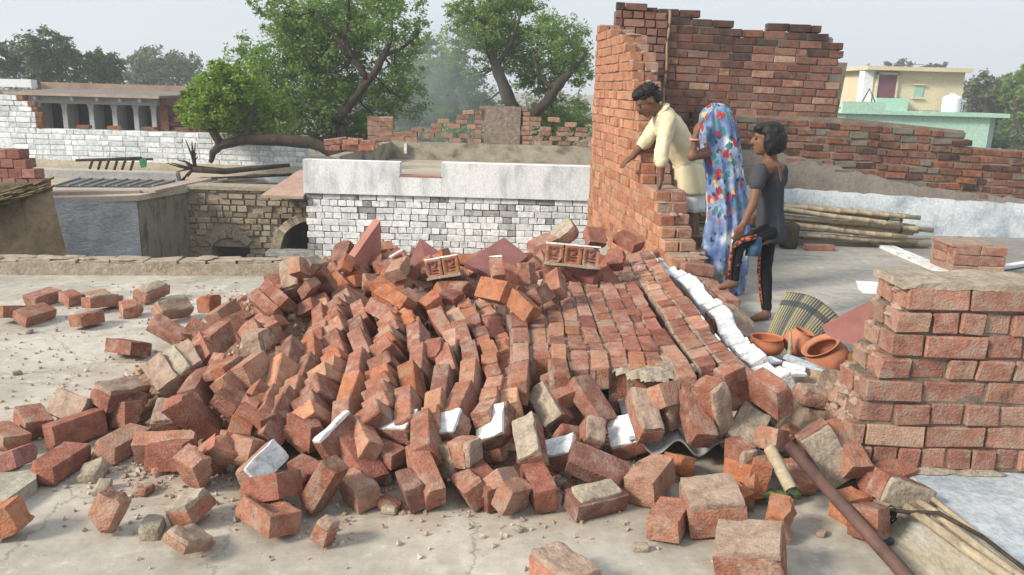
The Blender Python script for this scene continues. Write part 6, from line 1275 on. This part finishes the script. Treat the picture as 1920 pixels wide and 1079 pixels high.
# ================================================================ trees
import numpy as np
TREES = [
('neem_tree', 'tall feathery neem tree in the middle with a forked dark trunk', 'leaf1', 0.066, [[(-3.1, 15.0, -0.13, 0.128), (-3.16, 15.0, 0.41, 0.112), (-3.3, 15.0, 0.92, 0.098), (-2.94, 15.0, 1.33, 0.083), (-2.62, 15.0, 1.71, 0.075), (-2.43, 15.0, 2.04, 0.06), (-2.28, 15.0, 2.37, 0.038)], [(-3.3, 15.0, 0.89, 0.09), (-3.61, 15.0, 0.98, 0.053), (-3.95, 15.0, 1.06, 0.038)], [(-2.72, 15.0, 1.62, 0.068), (-3.0, 15.0, 1.98, 0.06), (-3.14, 15.0, 2.3, 0.053), (-3.04, 15.0, 2.71, 0.038), (-3.07, 15.0, 3.16, 0.022)], [(-3.16, 15.0, 0.41, 0.075), (-3.73, 15.0, 0.52, 0.068), (-4.22, 15.0, 0.51, 0.053)], [(-2.43, 15.0, 2.04, 0.045), (-2.09, 15.0, 2.19, 0.03), (-1.85, 15.0, 2.38, 0.019)], [(-3.0, 15.0, 1.98, 0.045), (-3.38, 15.0, 2.43, 0.03), (-3.65, 15.0, 2.79, 0.019)]], [(-4.37, 15.0, 1.57, 0.77, 0.61), (-3.76, 15.78, 2.38, 0.97, 0.77), (-4.01, 15.0, 0.96, 0.87, 0.51), (-2.81, 15.58, 2.49, 0.87, 0.66), (-2.27, 15.0, 2.82, 0.56, 0.61), (-3.37, 15.97, 3.36, 1.22, 0.61), (-4.23, 15.0, 2.68, 0.56, 0.36), (-4.5, 15.0, 2.99, 0.46, 0.31), (-3.36, 16.17, 1.41, 0.87, 0.61), (-3.72, 15.39, 0.62, 0.92, 0.31), (-4.78, 15.0, 1.09, 0.61, 0.61), (-2.27, 15.58, 1.83, 0.51, 0.61), (-3.49, 15.39, 1.7, 0.82, 0.61), (-4.01, 15.58, 2.45, 0.61, 0.51), (-3.15, 15.58, 0.72, 0.71, 0.36), (-1.85, 15.0, 2.47, 0.26, 0.31), (-4.9, 15.19, 1.94, 0.46, 0.41), (-5.19, 15.39, 1.36, 0.41, 0.41), (-2.15, 15.78, 1.24, 0.46, 0.51), (-2.81, 15.39, 0.54, 0.61, 0.31), (-2.77, 15.78, 0.98, 0.51, 0.51), (-4.26, 15.39, 2.1, 0.56, 0.51)], 62000),
('leaning_tree', 'yellow-green tree with a low leaning trunk left of the neem tree', 'leaf2', 0.065, [[(-2.71, 12.55, 0.46, 0.098), (-3.2, 12.55, 0.63, 0.09), (-3.7, 12.55, 0.66, 0.09), (-4.19, 12.55, 0.65, 0.083), (-4.57, 12.55, 0.56, 0.068), (-4.7, 12.55, 0.44, 0.053), (-4.76, 12.55, 0.28, 0.03)], [(-4.57, 12.55, 0.57, 0.068), (-4.71, 12.55, 0.81, 0.053), (-4.66, 12.55, 1.1, 0.038), (-4.48, 12.55, 1.38, 0.022)], [(-4.19, 12.55, 0.65, 0.053), (-4.09, 12.55, 0.95, 0.03), (-4.0, 12.55, 1.23, 0.022)]], [(-4.69, 12.55, 1.22, 0.47, 0.38), (-4.37, 12.73, 1.54, 0.43, 0.38), (-4.91, 12.55, 1.01, 0.38, 0.24), (-4.55, 12.92, 1.01, 0.47, 0.34), (-4.01, 13.1, 1.06, 0.43, 0.34), (-4.97, 12.55, 1.29, 0.21, 0.21), (-4.22, 12.92, 0.81, 0.47, 0.19)], 19000),
('acacia_tree', 'two-stemmed thorn tree with open crown behind the brick screen', 'leaf1', 0.075, [[(0.09, 19.0, 0.41, 0.195), (-0.09, 19.0, 1.08, 0.165), (-0.31, 19.0, 1.55, 0.143), (-0.51, 19.0, 2.02, 0.112), (-0.74, 19.0, 2.48, 0.083), (-0.83, 19.0, 3.0, 0.045)], [(-0.09, 19.0, 1.08, 0.12), (0.38, 19.0, 0.97, 0.128), (0.74, 19.0, 1.34, 0.128), (0.95, 19.0, 1.67, 0.112), (1.26, 19.0, 2.01, 0.068), (1.55, 19.0, 2.37, 0.038)], [(-0.51, 19.0, 2.02, 0.06), (-0.16, 19.0, 2.56, 0.045), (0.01, 19.0, 3.14, 0.03)], [(0.86, 19.0, 1.52, 0.068), (0.48, 19.0, 1.87, 0.045), (0.34, 19.0, 2.34, 0.03)]], [(-1.07, 19.0, 2.77, 0.65, 0.58), (-0.49, 19.64, 3.3, 0.84, 0.58), (-0.16, 19.86, 2.48, 0.78, 0.65), (0.89, 19.43, 2.67, 0.78, 0.65), (1.29, 19.43, 2.08, 0.54, 0.52), (0.37, 20.08, 1.89, 0.71, 0.52), (-1.33, 19.43, 1.83, 0.65, 0.58), (-1.76, 19.43, 1.27, 0.58, 0.52), (0.93, 20.08, 0.96, 0.78, 0.45), (-0.92, 20.29, 1.16, 0.71, 0.45), (-1.26, 19.0, 3.28, 0.45, 0.32), (0.12, 19.64, 3.67, 0.65, 0.39)], 44000),
('bushy_tree', 'hazy bushy tree between the neem and the two-stemmed tree', 'leaf1', 0.11, [[(-2.51, 25.0, -0.0, 0.15), (-2.51, 25.0, 0.96, 0.112), (-2.35, 25.0, 1.75, 0.075)]], [(-2.6, 25.0, 1.75, 0.85, 0.85), (-2.0, 25.65, 1.29, 0.77, 0.77), (-3.24, 26.3, 0.83, 1.02, 0.68), (-2.28, 25.0, 2.38, 0.51, 0.43), (-3.63, 26.62, 1.74, 0.77, 0.77), (-1.53, 26.3, 0.63, 1.02, 0.51), (-2.83, 25.65, 2.7, 0.6, 0.51), (-3.88, 25.98, 0.74, 0.85, 0.85)], 22000),
('broadleaf_tree', 'dark broad-leaved tree behind the colonnade house at the far left', 'leaf3', 0.17, [[(-18.16, 31.0, -0.17, 0.225), (-18.03, 31.0, 1.01, 0.188), (-17.82, 31.0, 1.99, 0.112)]], [(-17.86, 31.0, 2.47, 1.01, 0.84), (-19.34, 31.71, 2.07, 0.74, 0.74), (-17.59, 31.71, 2.22, 0.95, 0.84), (-19.1, 32.42, 1.6, 1.48, 0.63), (-19.37, 31.0, 2.33, 0.53, 0.53), (-16.85, 31.0, 2.59, 0.46, 0.42)], 8500),
('broadleaf_tree', 'smaller dark tree right of the broad-leaved one, above the colonnade roof', 'leaf3', 0.17, [[(-16.84, 33.0, -0.21, 0.188), (-16.72, 33.0, 1.05, 0.15), (-16.62, 33.0, 2.09, 0.09)]], [(-16.63, 33.0, 1.98, 0.85, 0.72), (-17.57, 33.73, 1.66, 0.79, 0.67), (-16.37, 33.73, 1.69, 0.56, 0.67), (-16.8, 33.0, 2.39, 0.4, 0.36)], 5000),
('hazy_tree', 'hazy olive tree standing far behind the ruined wall', 'leaf4', 0.24, [[(-21.87, 50.0, -0.68, 0.262), (-21.72, 50.0, 1.23, 0.21), (-21.6, 50.0, 2.79, 0.112)]], [(-21.63, 50.0, 2.48, 1.87, 1.09), (-23.43, 51.35, 1.84, 1.19, 0.88), (-20.74, 51.35, 2.23, 1.19, 1.02), (-22.47, 51.8, 1.71, 2.38, 0.75), (-23.24, 50.0, 2.44, 0.68, 0.61)], 8500),
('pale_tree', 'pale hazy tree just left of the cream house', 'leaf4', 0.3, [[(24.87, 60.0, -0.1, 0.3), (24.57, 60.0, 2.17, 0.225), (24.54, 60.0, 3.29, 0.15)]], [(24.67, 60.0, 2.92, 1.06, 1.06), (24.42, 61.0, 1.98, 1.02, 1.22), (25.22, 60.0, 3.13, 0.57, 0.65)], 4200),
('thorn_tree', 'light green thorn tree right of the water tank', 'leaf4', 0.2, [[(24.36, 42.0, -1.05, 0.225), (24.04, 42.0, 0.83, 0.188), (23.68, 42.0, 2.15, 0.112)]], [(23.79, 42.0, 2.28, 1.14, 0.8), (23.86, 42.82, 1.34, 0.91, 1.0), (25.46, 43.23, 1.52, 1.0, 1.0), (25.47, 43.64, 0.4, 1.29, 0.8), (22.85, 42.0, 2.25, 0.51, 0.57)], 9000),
('thorn_tree', 'darker tree cut off by the right edge of the picture', 'leaf1', 0.2, [[(24.94, 40.0, -1.14, 0.225), (24.49, 40.0, 0.65, 0.188), (24.14, 40.0, 1.91, 0.112)]], [(24.55, 40.8, 2.3, 0.95, 0.76), (24.83, 40.0, 1.67, 0.95, 0.95), (25.01, 41.2, 0.36, 0.82, 0.82), (25.4, 40.8, 2.7, 0.82, 0.82), (24.84, 41.2, -0.23, 1.36, 0.38)], 8000),
('scrub_tree', 'low dark scrub behind the lower end of the old wall at right', 'leaf3', 0.18, [[(19.98, 34.0, -0.78, 0.15), (19.85, 34.0, -0.01, 0.075)]], [(19.84, 34.0, 0.05, 1.39, 0.32), (21.27, 34.74, 0.14, 0.92, 0.32), (19.45, 34.37, 0.29, 0.58, 0.42)], 4500),
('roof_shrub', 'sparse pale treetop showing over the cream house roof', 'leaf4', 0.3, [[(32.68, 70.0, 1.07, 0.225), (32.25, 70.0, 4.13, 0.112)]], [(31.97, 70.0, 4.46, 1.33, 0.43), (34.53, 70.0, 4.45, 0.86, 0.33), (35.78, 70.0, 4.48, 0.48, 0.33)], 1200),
('garden_shrub', 'green shrub filling the gaps of the brick screen', 'leaf2', 0.1, [[(-1.62, 21.0, -0.71, 0.075), (-1.62, 21.0, 0.12, 0.045)]], [(-1.49, 21.0, 0.32, 0.86, 0.36), (-0.39, 21.45, 0.23, 0.86, 0.36), (1.15, 21.45, 0.51, 0.71, 0.5), (1.63, 21.45, 0.8, 0.36, 0.57), (-2.5, 21.45, 0.17, 0.71, 0.29), (-3.53, 21.67, 0.23, 0.71, 0.43)], 9000),
]
NR = np.random.default_rng(5)
def crown(blobs, N, ls):
    vol = np.array([b[3]*b[4]*min(b[3], b[4]*1.2) for b in blobs])**.8; vol /= vol.sum(); C_ = []; 
    for b, f_ in zip(blobs, vol):
        n = max(1, int(N*f_)); per = 46; k = max(3, n//per); u = NR.normal(size=(k,3)); u /= np.linalg.norm(u, axis=1)[:,None]; u *= (NR.random(k)**.42)[:,None]
        cen = np.array(b[:3])+u*np.array([b[3], min(b[3],b[4]*1.3), b[4]])
        sc_ = (b[3]+b[4])*.5*NR.uniform(.07,.17,k)
        off = NR.normal(size=(k,per,3))*sc_[:,None,None]*np.array([1,1,.75]); off[:,:,2] -= np.abs(off[:,:,0])*.35
        C_.append((cen[:,None,:]+off).reshape(-1,3))
    P_ = np.concatenate(C_); n = len(P_)
    d = NR.normal(size=(n,3))*np.array([1,1,.55]); d[:,2] -= .45; d /= np.linalg.norm(d, axis=1)[:,None]
    s = np.cross(d, NR.normal(size=(n,3))); s /= np.linalg.norm(s, axis=1)[:,None]+1e-6
    l = ls*NR.uniform(.6,1.35,n)[:,None]; wv = l*.24
    V = np.stack([P_-d*l*.5, P_+s*wv, P_+d*l*.5, P_-s*wv], 1).reshape(-1,3)
    me = bpy.data.meshes.new('crown'); me.vertices.add(4*n); me.vertices.foreach_set('co', V.astype(np.float32).ravel()); me.loops.add(4*n); me.loops.foreach_set('vertex_index', np.arange(4*n, dtype=np.int32)); me.polygons.add(n); me.polygons.foreach_set('loop_start', np.arange(0,4*n,4, dtype=np.int32)); me.polygons.foreach_set('loop_total', np.full(n,4,dtype=np.int32)); me.update(calc_edges=True); return me
for (nm, lb, m, ls, limbs, blobs, N) in TREES:
    base = limbs[0][0]; t = thing(nm, lb, 'shrub' if 'shrub' in nm else 'tree', (base[0], base[1], -3.3))
    tb = MB()
    for i, lm_ in enumerate(limbs):
        pts = [Vector(p[:3]) for p in lm_]; rd = [p[3] for p in lm_]
        if i == 0 and nm != 'leaning_tree': pts = [Vector((base[0]+.1, base[1], -3.3))]+pts; rd = [rd[0]*1.35]+rd
        if i == 0 and nm == 'leaning_tree': pts = [Vector((base[0]+.4, base[1]+.4, -3.3)), Vector((base[0]+.3, base[1]+.2, -.5))]+pts; rd = [rd[0]*1.4, rd[0]*1.2]+rd
        P2, R2 = [], []
        for k in range(len(pts)-1):
            for q in range(3): tt = q/3; P2.append(pts[k].lerp(pts[k+1], tt)+Vector((R.gauss(0,rd[k]*.13), R.gauss(0,rd[k]*.13), 0))); R2.append((rd[k]*(1-tt)+rd[k+1]*tt)*R.uniform(.9,1.12))
        P2.append(pts[-1]); R2.append(rd[-1]); tb.tube(P2, R2, 9)
    for b in blobs:                                            # twigs reaching into every leaf mass
        c = Vector(b[:3]); anc = min((Vector(p[:3]) for l_ in limbs for p in l_), key=lambda p: (p-c).length)
        mid = anc.lerp(c, .5)+Vector((0,0,-.05)); tb.tube([anc, mid, c], [ls*.35, ls*.25, ls*.12], 5)
        for _ in range(5):
            e = c+Vector((R.gauss(0,b[3]*.5), R.gauss(0,b[3]*.4), R.gauss(0,b[4]*.5))); tb.tube([c.lerp(mid,.3), c.lerp(e,.5)+Vector((0,0,.03)), e], [ls*.16, ls*.1, ls*.05], 4)
    o = tb.obj('trunk', 'bark', None, True, False); o.parent = t; o.location = -t.location
    me = crown(blobs, N, ls); o = new('crown', me, m); o.parent = t; o.location = -t.location
# distant woodland that reads as one mass
fb_ = []
for i in range(95):
    x = -95+i*2.0+R.uniform(-.8,.8); y = R.uniform(85,120); h = R.uniform(2.2,4.0); fb_.append((x*y/95, y, -1.2+R.uniform(-.3,.6), R.uniform(2.0,3.2), h))
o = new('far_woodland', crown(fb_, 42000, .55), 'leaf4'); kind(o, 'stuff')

# ---------------------------------------------------------------- drifting smoke and hazy air
def vol(name, dens, col, aniso=0.2):
    m = bpy.data.materials.new(name); m.use_nodes = True; t = m.node_tree; t.nodes.clear(); p = t.nodes.new('ShaderNodeVolumePrincipled'); p.inputs['Density'].default_value = dens; p.inputs['Color'].default_value = (*col,1); p.inputs['Anisotropy'].default_value = aniso
    o_ = t.nodes.new('ShaderNodeOutputMaterial'); t.links.new(p.outputs[0], o_.inputs['Volume']); return m, t, p
hm2, _, _ = vol('haze_air', HAZE, (.86,.92,1.0))
hz_ = MB().box((-260,-12,-4.4), (260,240,14)).obj('haze', hm2); kind(hz_, 'stuff')
sm, st_, sp_ = vol('smoke_air', .2, (.80,.86,.95), 0)
tcn = st_.nodes.new('ShaderNodeTexCoord'); nn_ = st_.nodes.new('ShaderNodeTexNoise'); nn_.inputs['Scale'].default_value = .9; nn_.inputs['Detail'].default_value = 3; st_.links.new(tcn.outputs['Object'], nn_.inputs['Vector'])
gr_ = st_.nodes.new('ShaderNodeTexGradient'); gr_.gradient_type = 'SPHERICAL'; mp_ = st_.nodes.new('ShaderNodeMapping'); mp_.inputs['Scale'].default_value = (1/1.95,1/1.55,1/2.15); st_.links.new(tcn.outputs['Object'], mp_.inputs[0]); st_.links.new(mp_.outputs[0], gr_.inputs[0])
mu_ = st_.nodes.new('ShaderNodeMath'); mu_.operation = 'MULTIPLY'; st_.links.new(ramp(st_, nn_.outputs[0], [(.35,0.0),(.75,1.0)]), mu_.inputs[0]); st_.links.new(gr_.outputs[0], mu_.inputs[1])
mu2 = st_.nodes.new('ShaderNodeMath'); mu2.operation = 'MULTIPLY'; mu2.inputs[1].default_value = SMOKE; st_.links.new(mu_.outputs[0], mu2.inputs[0]); st_.links.new(mu2.outputs[0], sp_.inputs['Density'])
so_ = new('smoke', MB().ball((0,0,0), (2.0,1.6,2.2), 20, 14).mesh('smoke', True), sm, None, (-2.05,16.6,1.15)); kind(so_, 'stuff'); so_['label'] = 'thin bluish smoke drifting between the two trees'
